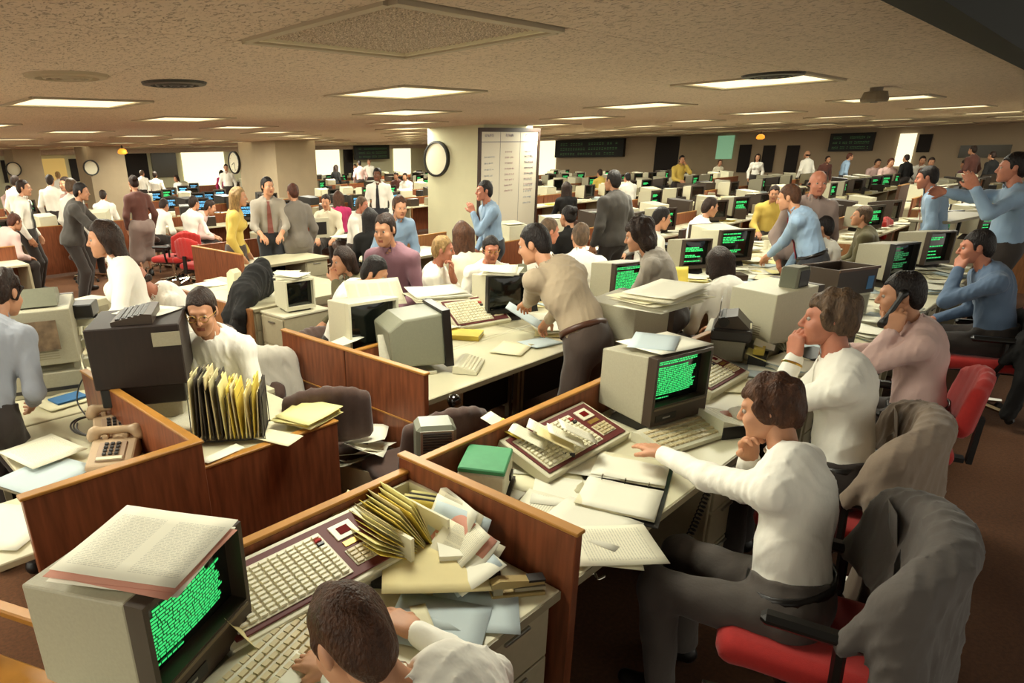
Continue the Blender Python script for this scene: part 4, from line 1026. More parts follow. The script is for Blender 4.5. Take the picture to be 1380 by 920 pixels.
# green-topped adding machine box and papers round it
g = thing('file_box', 'green-covered box of cards beside the walnut divider', 'box', W(654, 655, DZ+.03), R(30)); g.scale = (1.2, 1.2, 1.2)
MB().box((0, 0, .045), (.19, .15, .09), 0, .005).obj('body', case_l, g); MB().box((0, 0, .098), (.185, .15, .018), 0, .004).obj('lid', greenb, g); MB().bb(.02, .07, -.082, -.074, .02, .04).obj('catch', dark_p, g)
MB().box((0, 0, -.012), (.22, .17, .012)).obj('base_tray', darkfold, g)
sheet('white page under the green box', W(642, 668, DZ+.005), 10, paper, .26, .3); sheet('pale blue page behind the green box', W(625, 610, DZ+.012), 20, paper_b, .2, .26); sheet('white page sticking out behind the green box', W(650, 615, DZ+.02), 60, paper, .22, .28, rot=(R(8), 0, R(60)))
sheet('white page at the right of the green box', W(712, 625, DZ+.01), 40, paper, .2, .26)
# printed cards fanned over the centre dealer board
for k, (px, py, rz, m_) in enumerate(((675, 572, 12, print1), (695, 582, 20, yel), (712, 588, 24, print1), (735, 582, 30, print1), (748, 592, 36, manila), (762, 588, 40, print1), (778, 582, 44, print1))):
    sheet(f'printed card fanned over the centre dealer board, {ORD[k]} from the left', W(px, py, .845+.003*k), rz, m_, .10, .17, .004, rot=(R(20+k), 0, R(rz)), group='printed cards on the centre dealer board')
cf = thing('card_file', 'black open card file with cream index cards', 'card file', W(757, 616, DZ), R(35))
MB().bb(-.1, .1, -.05, .05, 0, .03).bb(-.1, -.094, -.05, .05, .03, .07).bb(.094, .1, -.05, .05, .03, .07).obj('tray', black_p, cf)
for k in range(9): MB().box((0, -.04+.01*k, .06), (.17, .002, .07)).obj('card', [paper_c, manila][k % 2], cf, rot=(R(-12), 0, 0))
dc = make_dealer(10, 12, .64, .28); on(dc, (2.33, 1.46, .80), 270, 18); dc['label'] = 'maroon dealer board under the reaching hand in the centre'
term('T2', lambda: make_terminal('a', 'page', .38, .34, .33, 8, base=.06), 'beige terminal with bright green text in the picture centre', (2.93, 1.385, DZ), 256)
sheet('white page lying on top of the centre terminal', (2.95, 1.36, 1.115), -14, paper, .36, .27, .01); sheet('pale blue page on the centre terminal', (2.93, 1.40, 1.120), 20, paper_b, .28, .21)
on(make_keyboard(w_=.44, d=.2, cols=13), W(918, 590, DZ+.005), 256)['label'] = 'cream keyboard with tan keys below the centre terminal'
binder_open('open black ring binder of white pages on the centre desk', W(842, 655, DZ), 20)
for k, (px, py, rz, m_, z) in enumerate(((748, 692, 15, print1, .002), (795, 705, 5, paper, .006), (770, 665, 30, paper, .004), (800, 735, 35, paper_c, .003), (825, 735, 48, print1, .007), (735, 645, 40, paper_c, .003), (790, 625, 25, paper, .012), (1010, 500, 10, paper_b, .003), (990, 520, 35, paper_c, .006), (1045, 495, 20, paper, .004))):
    sheet(['white page beside the walnut divider', 'large white page at the desk front edge', 'white page half under the ring binder', 'cream page hanging near the desk edge', 'printed page at the desk corner over the cabinet', 'cream page behind the ring binder', 'white page under the reaching forearm', 'pale blue page in front of the chin-holding man', 'cream page left of the chin-holding man hand', 'white page beside the gold watch'][k], W(px, py, DZ+z), rz, m_, .24, .30, .008)
cable('tangled chrome cable clips under the centre desk edge', [W(790, 778, .66), W(800, 772, .665), W(806, 780, .655), W(815, 776, .66)], .006, chrome)
# items right of the centre terminal
dr_ = make_dealer(8, 9, .50, .26); on(dr_, W(958, 500, .80), 270, 16); dr_['label'] = 'maroon dealer board half hidden behind the centre terminal'
b = thing('desk_calculator', 'white slanting calculator with black edge near the chin-holding man', 'calculator', W(972, 575, DZ), R(60))
MB().prism([(-.1, 0), (.1, 0), (.1, .09), (-.1, .03)], -.13, .13).obj('case', case_l, b); MB().bb(-.135, -.13, -.1, .1, 0, .06).obj('side', black_p, b); key_rows(b, 4, 6, -.09, -.06, .036, .035, .05, .008, ivoryk, slope=.3)
t = term('T3', lambda: make_terminal('c', 'page', .36, .40, .36, 5, on=False, case=case_l), 'large cream terminal seen from behind under the black typewriter', W(1032, 468, DZ), 340)
t = thing('tape_machine', 'black tape machine with a clear cover in the middle of the front row', 'machine', W(985, 452, .90), R(20))
MB().bb(-.16, .16, -.11, .11, 0, .07, 0, .012).obj('base', dark_p, t); MB().prism([(-.1, .07), (.1, .07), (.08, .13), (-.02, .15)], -.12, .12).obj('cover', brown_p, t); MB().tube([(-.13, .05, .11), (.13, .05, .11)], .03, 12).obj('roller', black_p, t)
MB().bb(-.08, .06, -.105, -.06, .07, .074).obj('paper_tape', paper_c, t); MB().box((.02, .08, .17), (.16, .004, .1)).obj('dust_cover', mat('smoked_plastic', '#3d352a', .2), t)
t = thing('equipment_box', 'beige equipment box under the black tape machine', 'box', W(975, 475, DZ), R(18)); MB().bb(-.19, .19, -.12, .12, 0, .18, 0, .006).obj('case', case_m, t); MB().bb(-.18, .18, -.124, -.12, .02, .05).obj('vent', dark_p, t)
for k, (px, py, m_, lab) in enumerate(((1030, 465, paper, 'white card holder page beside the tape machine'), (1020, 478, paper_y, 'yellow slip under the white card by the tape machine'))):
    sheet(lab, W(px, py, DZ+.10-.04*k), 20, m_, .16, .12, rot=(R(14), 0, R(15)))
t = thing('card_holder', 'black desktop holder with yellow cards near the gold watch', 'holder', W(1020, 490, DZ), R(15)); MB().bb(-.07, .07, -.05, .05, 0, .07).obj('body', black_p, t); MB().box((0, 0, .08), (.1, .06, .05)).obj('cards', yel, t)
t = thing('rotary_card_index', 'cream rotary card index beside the gold watch', 'card index', W(1062, 478, DZ), R(10)); MB().bb(-.06, .06, -.05, .05, 0, .02).obj('base', dark_p, t)
for k in range(9): MB().box((0, 0, .05), (.09, .002, .06)).obj('card', paper_c, t, (0, 0, .02), rot=(R(-60+15*k), 0, 0))
# bin of dark brown plastic and speaker on the partition
t = thing('document_bin', 'open dark brown document bin with blue label', 'bin', W(1126, 392, .90), R(-20))
for x0, x1, y0, y1 in ((-.22, -.21, -.15, .15), (.21, .22, -.15, .15), (-.21, .21, -.15, -.14), (-.21, .21, .14, .15)): MB().bb(x0, x1, y0, y1, 0, .2).obj('side', brown_p, t)
MB().bb(-.21, .21, -.14, .14, 0, .01).obj('bottom', black_p, t); MB().bb(-.23, .23, -.16, -.15, .185, .205).bb(-.23, .23, .15, .16, .185, .205).obj('rim', mat('brown_rim', '#5a3f2c', .4), t); MB().bb(.12, .19, -.153, -.15, .03, .13).obj('label', blueb, t)
t = thing('equipment_stand', 'cream cabinet on the desk carrying the brown document bin', 'cabinet', W(1126, 392, .90)-Vector((0, 0, .18)), R(-20)); MB().bb(-.21, .21, -.14, .14, 0, .178, 0, .004).obj('case', case_l, t); MB().bb(-.19, .19, -.143, -.14, .02, .16).obj('door', case_m, t)
t = thing('speaker_box', 'small grey-green speaker cube left of the brown bin', 'speaker', W(1068, 388, 1.13), R(-10)); MB().bb(-.07, .07, -.06, .06, 0, .14, 0, .012).obj('case', mat('speaker_grey', '#747665'), t); MB().bb(-.055, .055, -.064, -.06, .02, .12).obj('grille', dark_p, t)
# terminals further along the front row
for k, (px, py, z, fa, lab, key) in enumerate(((1188, 372, .80, 250, 'terminal with dim green text left of the blue jumper', 'T5'), (1240, 352, .80, 244, 'beige terminal with green lines before the man in blue jumper', 'T4'), (1262, 310, .86, 244, 'low wide terminal under a grey slab with green text', 'T5'), (1316, 308, .86, 244, 'rightmost terminal of the front row with green text', 'T4'))):
    P = W(px, py, z); 
    term(key, (lambda: make_terminal('b', 'sparse', .36, .34, .33, 21)) if key == 'T4' else (lambda: make_terminal('b', 'sparse', .36, .34, .33, 22, col=txt_d, bez=black_p)), lab, (P.x, max(P.y, 1.0), DZ), fa)
P = W(1285, 285, 1.2); t = thing('shelf_slab', 'grey flat slab shelf above the two right-hand terminals', 'shelf', (P.x, P.y, 0), R(-8))
MB().bb(-.7, .7, -.2, .2, 1.12, 1.15, 0, .004).obj('top', beiged, t); [MB().bb(x-.02, x+.02, .12, .18, 0, 1.12).obj('post', beiged, t) for x in (-.66, .66)]
P = W(1215, 272, .9); panel('brown fabric screen panel in front of the blue-shirted man with red tie', P.x-.35, P.x+.35, P.y, P.y+.05, 1.22, m=mat('brown_fabric_panel', '#5b4233', .95))
# ------------------------------------------------------------------ left desk cluster
panel('walnut partition with oak edge in front of the two telephones', .345, 1.0, 2.27, 2.31, .955, rail=.45)
panel('walnut side partition with oak cap beside the telephones', .965, 1.0, 2.312, 3.60, .955)
desk('cream desk with the telephones behind the left walnut partition', -.9, .962, 2.315, 2.80, front=1, ped='n', back=False)
desk('narrow cream desk under the blue booklet', .48, .962, 2.81, 3.60, front=1, ped='n', back=False)
desk('cream desk carrying the left edge terminal', .5, 1.25, 3.62, 4.55, front=1, ped='n')
def tel(lab, P, fa): return proto('phone', make_phone, P, face(fa), lab)
tel('tan push-button telephone nearest the walnut partition', W(156, 622, DZ), 236); tel('tan telephone just behind the push-button telephone', W(158, 586, DZ), 250)
for k, (px, py, rz, m_, w_, h_, z, lab) in enumerate(((58, 608, 12, print1, .25, .32, .03, 'printed sheet with pink tint on the grey ledger'), (60, 640, 20, paper_b, .3, .3, .012, 'pale blue-grey ledger page at the left edge'), (95, 655, 16, paper, .26, .2, .004, 'white sheet along the walnut partition'), (10, 710, 40, paper, .3, .3, .004, 'white sheet at the far left edge of the picture'), (95, 537, 10, paper_c, .34, .25, .006, 'cream folder under the blue booklet'))):
    sheet(lab, W(px, py, DZ+z), rz, m_, w_, h_)
book('thin grey ledger book at the left edge', W(62, 643, DZ), 20, .31, .31, .01, beiged); book('bright blue booklet on the cream folder', W(92, 537, DZ+.012), 8, .17, .13, .01, blueb, blueb)
cable('coil of black cable behind the telephones', [W(125+32*math.cos(a)*(1-.02*a), 574+13*math.sin(a), DZ+.012+.004*a) for a in np.linspace(0, 16, 34)], .005, dark_p)
cable('black lead hanging from the terminal rack to the desk', [W(135, 500, .93), W(112, 510, .9), W(104, 540, .8), W(120, 565, .74)], .004, dark_p)
# poster-backed terminal and stack at the left edge
term('T6', lambda: make_terminal('c', 'page', .42, .36, .36, 5, on=False, case=case_m, base=.03), 'beige terminal from behind with a brown picture taped on, left edge', W(62, 492, .86), 70)
P = W(62, 492, .86); t = thing('equipment_box', 'beige box under the left edge terminal', 'box', (P.x, P.y, DZ), face(70)); MB().bb(-.2, .2, -.18, .18, 0, .138, 0, .005).obj('case', case_m, t); MB().bb(-.17, .17, .18, .185, .03, .05).obj('vent', dark_p, t)
q = Vector((math.cos(R(250)), math.sin(R(250)), 0)); tag(MB().box((0, 0, 0), (.24, .003, .17)).obj('picture', mat('sepia_picture', '#7d6850', .7, nscale=14, namt=.6), None, (P.x+q.x*.192, P.y+q.y*.192, 1.08), face(250)), 'brown sepia picture taped to the back of the left edge terminal', 'picture')
t = thing('desk_fan_heater', 'grey slanting unit on top of the left edge terminal', 'unit', (P.x, P.y, 1.235), face(70)); MB().prism([(-.13, 0), (.13, 0), (.1, .1), (-.08, .07)], -.14, .14).obj('case', case_g, t); MB().bb(-.1, .1, -.12, -.1, .02, .06).obj('vent', dark_p, t)
# woodgrain terminal with keyboard on top, and the cable rack beside it
desk('desk top carrying the woodgrain terminal and file rack', 1.03, 1.76, 2.44, 3.10, front=1, ped='n', z=.76)
panel('walnut front of the desk under the black file rack', 1.03, 1.76, 2.40, 2.437, .775, rail=.3)
desk('cream desk of the man with glasses behind the woodgrain terminal', 1.03, 1.85, 3.12, 3.75, front=1, ped='n', z=.74)
P = W(207, 550, .76)
term('T7', make_dark_terminal, 'large dark woodgrain terminal with a keyboard lying on top', P, 60)
t = make_keyboard(brown_p, dark_p, .30, .19, 5, 11); t.location = (P.x+.05*math.cos(R(240)), P.y+.05*math.sin(R(240)), P.z+.502); t.rotation_euler = (0, 0, face(150)); t['label'] = 'brown keyboard with black keys on the woodgrain terminal'
q = Matrix.Rotation(face(60), 3, 'Z') @ Vector((-.15, .232, .43)); tag(MB().box((0, 0, 0), (.13, .003, .07)).obj('card', case_m, None, P+q, rot=(R(-4), 0, face(60))), 'grey card taped to the upper corner of the woodgrain terminal', 'card')
sheet('white page on top of the woodgrain terminal', (P.x+.08, P.y+.06, P.z+.504), 30, paper, .22, .28)
rk = thing('cable_rack', 'black upright rack of plugs and cables behind the left desk', 'rack', W(106, 455, .98)-Vector((0, 0, .98)), face(240))
for x in (-.12, .12): MB().bb(x-.015, x+.015, -.015, .015, 0, 1.12).obj('post', black_p, rk)
for z in (.80, .92, 1.05): MB().bb(-.14, .14, -.03, .03, z, z+.05).obj('connector_bar', case_l, rk)
MB().bb(-.13, .13, -.10, .08, 1.12, 1.20, 0, .006).obj('top_box', black_p, rk)
for k in range(8): MB().tube([(-.105+.03*k, -.05, 1.05), (-.105+.03*k, -.09, 1.06), (-.105+.03*k, -.11, 1.02)], .014, 7).obj('plug', ivory, rk)
for k in range(5):
    q0 = W(112+10*k, 425+3*k, 1.06); cable(f'grey cable looping down the rack, {ORD[k]} from the left', [q0, W(104+14*k, 455, .98), W(112+12*k, 495, .88), W(125+6*k, 522, .79)], .005, [ivory, dark_p, case_m][k % 3], cat='cable')
t = thing('equipment_box', 'cream box leaning behind the cable rack', 'box', W(120, 470, .76)+Vector((.1, .25, 0)), R(20)); MB().bb(-.15, .15, -.1, .1, 0, .3, 0, .006).obj('case', case_l, t); MB().bb(-.12, .12, -.103, -.1, .2, .25).obj('panel', case_m, t)
# black wire file rack with upright folders
P = W(318, 598, .78); fr = thing('file_rack', 'black wire rack on the walnut-fronted desk', 'rack', (P.x+.06, P.y+.14, .778), R(-38)); m = MB()
for y in (-.11, .11): m.tube([(-.17, y, .004), (.17, y, .004)], .004, 5)
for k in range(7): m.tube([(-.16+.053*k, -.11, .004), (-.16+.053*k, .11, .004)], .003, 5)
m.obj('wire_base', black_p, fr)
for k in range(7): MB().tube([(-.165+.055*k, -.1, .004), (-.165+.055*k, -.08, .2), (-.165+.055*k, .08, .2), (-.165+.055*k, .1, .004)], .0025, 5).obj('divider', black_p, fr)
cols = [manila, darkfold, beiged, darkfold, manila, darkfold, manila, darkfold, paper_y, manila, yel, manila, yel, paper_y, manila, yel, manila, darkfold]
rr = random.Random(5)
for k, m_ in enumerate(cols):
    x = -.155+k*.0182; h_ = .29+rr.uniform(-.03, .02)-(.05 if k > 8 else 0); a = R(-38); ox, oy = x*math.cos(a), x*math.sin(a)
    o = MB().sheet(1, 4, lambda u, v: ((.004 if u else 0)+.006*math.sin(v*3+k), (u-.5)*.21, v*h_), 0)
    f = MB(); f.box((0, 0, h_/2), (.006, .21, h_), 0, .002); f.box((0, .03*((k % 3)-1), h_+.008), (.003, .05, .02))
    tag(f.obj('folder', m_, None, (fr.location.x+ox, fr.location.y+oy, .786), rot=(0, R(rr.uniform(-4, 4)), a)), f'upright file folder, {ORD[k]} from the left in the black wire rack', 'folder', 'files in the wire rack')
st_ = stack('yellow and cream folders hanging over the walnut desk corner', W(415, 562, .782), 20, 5, [manila, paper, yel, paper_y], .26, .22, .02, .006, 9, .02)
sheet('white sheet in front of the wire rack', W(300, 612, .778), 10, paper, .2, .06); sheet('magazine page beside the wire rack', W(262, 568, .765), 20, print1, .2, .26)
sheet('white page by the wire rack right side', W(375, 590, .778), 20, paper_c, .12, .2)
# bin full of paper, brown chairs
P = W(495, 612, .45); t = thing('waste_bin', 'beige waste bin overflowing with paper between the brown chairs', 'bin', (P.x, P.y, 0), R(15))
for x0, x1, y0, y1 in ((-.16, -.15, -.16, .16), (.15, .16, -.16, .16), (-.15, .15, -.16, -.15), (-.15, .15, .15, .16)): MB().bb(x0, x1, y0, y1, 0, .44).obj('side', beige, t)
MB().bb(-.15, .15, -.15, .15, 0, .01).obj('bottom', beige, t)
for k in range(7): sheet(f'crumpled white sheet in the waste bin, {ORD[k]} from its bottom', (P.x+rr.uniform(-.06, .06), P.y+rr.uniform(-.06, .06), .38+.025*k), rr.uniform(0, 180), paper, .22, .26, .05, rot=(R(rr.uniform(-18, 18)), R(rr.uniform(-18, 18)), rr.uniform(0, 3)), group='paper in the waste bin')
def chair(key, lab, loc, fa, group=None):
    mk = {'red': lambda: make_chair(), 'brown': lambda: make_chair(brown_f, back_h=.36, arms=False), 'plain': lambda: make_chair(arms=False)}[key]
    return proto('chair_'+key, mk, (loc[0], loc[1], 0), faceP(fa), lab, group)
chair('brown', 'brown upholstered chair left of the waste bin', (1.98, 2.82), 58); chair('brown', 'brown upholstered chair behind the grey speaker cube', W(610, 615, .6)+Vector((0, .22, 0)), 75)

t = thing('wooden_armchair', 'light oak armchair at the lower left corner', 'chair', W(30, 900, .45)+Vector((-.20, -.07, 0))-Vector((0, 0, .45)), R(25))
MB().bb(-.23, .23, -.22, .22, .42, .46, 0, .008).obj('seat', oak, t)
for sx in (-1, 1):
    MB().bb(sx*.25-.022, sx*.25+.022, -.24, .24, .62, .65, 0, .006).obj('armrest', oak, t)
    for y in (-.22, .22): MB().bb(sx*.25-.018, sx*.25+.018, y-.02, y+.02, 0, .62 if y < 0 else .80).obj('leg', oak, t)
for k in range(4): MB().bb(-.18+.12*k-.015, -.18+.12*k+.015, .21, .23, .46, .76).obj('back_slat', oak, t)
MB().bb(-.24, .24, .205, .235, .74, .80, 0, .006).obj('top_rail', oak, t)
# ------------------------------------------------------------------ people of the front rows, each in his own pose
def posed(key, label, fa, pin, hl=None, hr=None, figkw=None, sc=1.0, **kw):
    """hl/hr: dicts for left and right arm whose 'w' is the wrist in the room"""
    rz = faceP(fa); figkw = dict(figkw or {}); dz = 0
    f0 = Fig(**figkw); P = W(pin[0], pin[1], f0.top[2]*sc); Rm_ = Matrix.Rotation(rz, 3, 'Z'); o = Vector((P.x, P.y, 0))-Rm_ @ Vector((f0.top[0], f0.top[1], 0))*sc
    def loc(a):
        if a is None: return None
        a = dict(a)
        if 'w' in a: a['t'] = tuple(Rm_.inverted() @ (Vector(a.pop('w'))-o)/sc)
        if 'rel' in a:                                   # wrist relative to the head, in the head's own frame
            a['t'] = tuple(f0.hc+f0.H @ np.array(a.pop('rel'), float))
        return a
    f = Fig(la=loc(hl), ra=loc(hr), **figkw)
    r = person(key, f, label, rz, loc=(o.x, o.y, 0), sc=sc, **kw); return r, o
r1, o1 = posed('P1', 'man in a white shirt seen from behind, nearest to the viewer', 98, (440, 787), dict(w=W(452, 900, .77), d=(-.2, 1, -.1), n=(0, 0, -1)), dict(w=W(560, 850, .76), n=(0, 0, -1)),
    dict(sit=True, hz=.58, lean=.48, hunch=.18, side=-.28, hp=.62, hy=-.12), sc=.95, hi=True, hair='short', shirt=c_white, pants=t_grey, hairm=h_brown, belt=leather)
r2, o2 = posed('P2', 'man in a white shirt reaching his arm to the centre dealer board', 98, (1030, 508), dict(w=W(838, 592, .80), h=(-.3, -.3, -1), n=(0, 0, -1), c=.18), dict(rel=(.03, .10, -.20), h=(.6, .2, -1), d=(-.35, .15, 1), n=(-.5, -.5, .3), c=.8),
    dict(sit=True, hz=.555, lean=.20, hunch=.16, side=.34, hp=.30, hy=.12, tw=-.12), sc=.95, hi=True, hair='curly', shirt=c_white, pants=t_grey, hairm=h_brown, belt=shoe_m)
r3, o3 = posed('P3', 'man with greying curly hair and gold watch, chin in his hand', 102, (1122, 392), dict(rel=(-.03, .115, -.17), h=(-.5, .3, -1), d=(.15, .1, 1), n=(.6, -.6, .1), c=.9), dict(w=W(985, 560, .76), n=(0, 0, -1)),
    dict(sit=True, hz=.60, lean=.2, hunch=.10, side=.1, hp=.08, hy=.05, tw=.15), hi=True, hair='curly', shirt=c_white, pants=t_dark, hairm=h_grey, skin=skin_b, belt=shoe_m)
r4, o4 = posed('P4', 'man in a pink shirt with dark hair holding a receiver to his ear', 102, (1214, 366), dict(rel=(-.125, .05, -.17), h=(-.35, .12, -1), d=(.05, .0, 1), n=(.9, -.1, .1), c=.9), dict(w=W(1130, 470, .78), n=(0, 0, -1)),
    dict(sit=True, hz=.56, lean=.22, hunch=.14, hp=.2, hy=.05, tw=.15), hi=True, hair='short', shirt=c_pink, pants=t_dark, hairm=h_black, belt=shoe_m)
r5, o5 = posed('P5', 'man in a slate blue jumper leaning on his elbow at the right', 104, (1316, 310), dict(rel=(-.03, .10, -.14), h=(-.3, .6, -1), d=(.1, -.2, 1), n=(.6, -.6, .1), c=.9), None,
    dict(sit=True, hz=.60, lean=.3, hunch=.16, hp=.2, hy=.0, tw=.15), hi=True, hair='short', shirt=c_blued, pants=t_dark, hairm=h_black, skin=skin_b)
r6, o6 = posed('P6', 'man in a tan shirt bending over the middle desk', 98, (712, 303), dict(w=W(705, 432, .80), h=(-.3, -.4, -.2), n=(0, 0, -1), c=.6), dict(w=W(735, 438, .86), h=(.5, -.4, -.2), n=(0, 0, -1), c=.6),
    dict(sit=False, hz=.95, lean=.62, hunch=.10, hp=.35, hy=.35, tw=-.38, sway=(0, -.05)), sc=.96, hi=True, hair='neat', shirt=c_tan, pants=t_brown, hairm=h_black, belt=leather)
r7, o7 = posed('P7', 'curly dark-haired person in a grey shirt leaning on the middle desk', 112, (856, 297), dict(w=W(835, 415, .80), h=(-.4, -.6, 0), n=(0, 0, -1)), None,
    dict(sit=False, hz=.88, lean=.42, hunch=.12, hp=.3), sc=.92, hi=True, hair='bigcurly', shirt=c_grey, pants=t_dark, hairm=h_dark)
r8, o8 = posed('P8', 'dark-haired person in a white shirt seen from behind, right of the stacked newspapers', 58, (967, 333), None, None, dict(sit=True, hz=.58, lean=.30, hunch=.22, hp=.35, hy=-.2), sc=.95, hi=True, hair='bob', shirt=c_white, pants=t_brown, hairm=h_dark, belt=shoe_m)
r9, o9 = posed('P9', 'standing man in a blue shirt and red tie leaning on the desk', 100, (1060, 249), dict(w=W(1030, 352, .86), h=(-.5, -.6, 0), n=(0, 0, -1)), dict(w=W(1062, 360, .82), h=(.5, -.6, 0), n=(0, 0, -1)),
    dict(sit=False, hz=.93, lean=.42, hunch=.14, hp=.3), sc=.97, hi=True, hair='neat', shirt=c_blue, pants=t_navy, hairm=h_brown, tie=tie_r, belt=shoe_m)
r10, o10 = posed('P10', 'seated dark-haired man in a white shirt beside the standing blue-shirted man', 100, (1108, 291), None, None, dict(sit=True, lean=.1, hp=.15), sc=.95, hair='neat', shirt=c_white, pants=t_dark, hairm=h_black, tie=tie_b)
r11, o11 = posed('P11', 'man in an olive jacket sitting behind the brown bin', 108, (1164, 277), None, None, dict(sit=True, lean=.2, hp=.0), sc=.95, hair='neat', shirt=c_olive, pants=t_dark, hairm=h_grey, jacket=True)
r12, o12 = posed('P12', 'standing man in a pale blue shirt with a long red tie at the right', 100, (1248, 224), None, None, dict(sit=False, lean=.22, hp=.25), hair='neat', shirt=c_blue, pants=t_navy, hairm=h_black, skin=skin_b, tie=tie_r)
r13, o13 = posed('P13', 'tall man in a blue-white shirt raising his arms at the right edge', 105, (1368, 205), dict(rel=(-.42, .28, -.12), h=(-.3, 0, -1)), dict(rel=(-.1, .5, -.15), h=(.6, 0, -1)), dict(sit=False, hz=.98, lean=.05), sc=1.045, hair='neat', shirt=c_blue, pants=t_dark, hairm=h_black, skin=skin_b)
# extras for the front men
def handset(lab, fig_o, fig, rz, rel):
    p = Vector(fig.hc+fig.H @ np.array(rel, float)); P = Vector((fig_o.x, fig_o.y, 0))+Matrix.Rotation(rz, 3, 'Z') @ p
    S = SDF(); S.cone((0, 0, -.08), (0, 0, .08), .014, .014, .02); S.cone((.012, 0, -.085), (.028, 0, -.09), .022, .024, .02); S.cone((.012, 0, .085), (.028, 0, .09), .022, .024, .02)
    o = put('telephone_receiver', np_mesh('telephone_receiver', [S.net(.008)+(0,)], [black_p]), None, P, rot=(R(20), R(15), rz)); return tag(o, lab, 'telephone')
handset('black telephone receiver at the pink-shirted man ear', o4, FIGS['P4']['fig'], faceP(102), (-.105, .045, -.05))
wf = FIGS['P3']['fig']; a = wf.arm[0]; d_ = a[2]-a[1]; d_ /= np.linalg.norm(d_); c_ = a[2]-d_*.035; m = MB(); u_ = nrm(np.cross(d_, Z1)); v_ = np.cross(d_, u_)
m.tube([c_+.039*(u_*math.cos(t)+v_*math.sin(t)) for t in np.linspace(0, 6.2832, 17)], .006, 6); m.obj('wrist_watch', gold, r3)
# chairs and jackets
chair('red', 'red office chair of the man reaching for the dealer board', (o2.x+.0, o2.y-.08), 104)
chair('red', 'red office chair of the nearest man at the lower edge', (o1.x, o1.y), 118)
chair('red', 'red office chair under the taupe jacket', (o3.x-.08, o3.y+.0), 98)
chair('red', 'red office chair of the pink-shirted man', (o4.x+.0, o4.y+.06), 104)
chair('red', 'red office chair of the man in the blue jumper', (o5.x+.0, o5.y+.05), 108)
def jacket(lab, o, fa, m, h=.98, seed=0):
    """suit jacket hung over the back of a chair"""
    S = SDF()
    for a in np.linspace(-1, 1, 13):
        x, y = .285*a, -.275+.11*a*a; top = np.array((x, y-.01, h-.05*abs(a)**3))
        S.cone(top, (x*1.06, y-.055-.02*math.cos(6*a+seed), .36+.03*math.sin(4*a+seed)), .05, .05, .05); S.cone(top, (x*1.0, y+.10, h-.26), .048, .034, .05)
    for s in (-1, 1):
        S.cone((s*.28, -.165, h-.09), (s*.335, -.20, h-.36), .068, .062, .035); S.cone((s*.335, -.20, h-.36), (s*.32, -.17, h-.64), .06, .05, .035)
    S.cone((-.09, -.26, h+.025), (.09, -.26, h+.025), .035, .035, .03)
    t = put('suit_jacket', np_mesh('suit_jacket', [S.net(.011, noise=creases(.016))+(0,)], [m]), None, (o[0], o[1], 0), faceP(fa)); tag(t, lab, 'jacket')
    for s in (-1, 1): MB().sheet(4, 6, lambda u, v: (s*(.06+.1*u+.05*v), -.155+.02*u-.05*(1-v), h-.26+.26*v), .006).obj('lapel', m, t, smooth=True)
    return t
c_grj = cloth('charcoal_jacket', '#57504b'); c_brj = cloth('taupe_jacket', '#8a7867')
jacket('dark grey suit jacket over the red chair in the foreground', (o2.x+.0, o2.y-.08), 104, c_grj, .90)
jacket('taupe suit jacket hung over a chair behind the chin-holding man', (o3.x-.08, o3.y+.0), 98, c_brj, .92, 1)
jacket('black jacket over the chair of the man in blue jumper', (o5.x+.0, o5.y+.05), 108, c_black, .76, 2)
cable('black coiled telephone cord hanging by the reaching man knees', coil(W(955, 660, .66), W(885, 800, .42), .012, 34), .0032, black_p)
# ------------------------------------------------------------------ middle block
panel('walnut end panel of the middle desks, two boards with an oak cap', 2.235, 2.27, 2.27, 3.62, .93, split=2, rail=.62, name='desk_end_panel')
desk('cream middle desk where the tan-shirted man bends', 2.275, 3.9, 2.38, 2.94, ped='n', back=False)
desk('narrow cream strip between the two middle desk rows', 2.81, 9.9, 2.942, 2.978, ped='n', back=False)
panel('short low walnut divider with oak edge at the end of the middle desks', 2.275, 2.80, 2.945, 2.975, .90)
desk('cream middle desk of the man reading a newspaper', 2.275, 3.9, 2.98, 3.60, front=1, ped='l')
desk('second cream desk of the middle row with stacked newspapers', 3.92, 5.5, 2.38, 2.94, ped='r'); desk('second cream desk of the far middle row', 3.92, 5.5, 2.98, 3.60, front=1, ped='l')
desk('third cream desk of the middle row behind the white-shirted person', 5.52, 7.1, 2.38, 2.94, ped='r'); desk('third cream desk of the far middle row', 5.52, 7.1, 2.98, 3.60, front=1, ped='l')
desk('fourth cream desk of the middle row', 7.12, 9.9, 2.38, 2.94, ped='r'); desk('fourth cream desk of the far middle row', 7.12, 9.9, 2.98, 3.60, front=1, ped='l')
# terminals of the middle block
P = W(490, 465, .80); term('M1', lambda: make_terminal('b', 'page', .36, .34, .36, 4, on=False, case=case_l, bez=case_l, base=.05), 'cream terminal with a blank black screen under the open newspaper', (P.x, P.y, DZ), 258)
P = W(560, 495, .74); term('M2', make_wedge_terminal, 'grey slanted terminal with a black hood on the middle desk', (P.x, P.y+.04, DZ), 335)
sheet('newspaper page held open by the reading man', W(505, 395, 1.12), 12, newsp, .38, .30, .02, rot=(R(25), 0, R(-30)), name='newspaper', cat='newspaper')
stack('newspapers heaped on top of the slanted grey terminal', W(590, 400, 1.10), -25, 6, [newsp, paper], .36, .28, .03, .006, 6, .02, cat='newspapers', name='newspaper_stack')
t = thing('paper_tray', 'clear slanting paper tray leaning at the middle walnut divider', 'tray', W(540, 478, .86), R(-35)); MB().box((0, 0, .05), (.26, .01, .17)).obj('board', case_m, t, rot=(R(-35), 0, 0)); MB().box((0, .02, .04), (.24, .008, .16)).obj('pages', paper, t, rot=(R(-32), 0, 0))
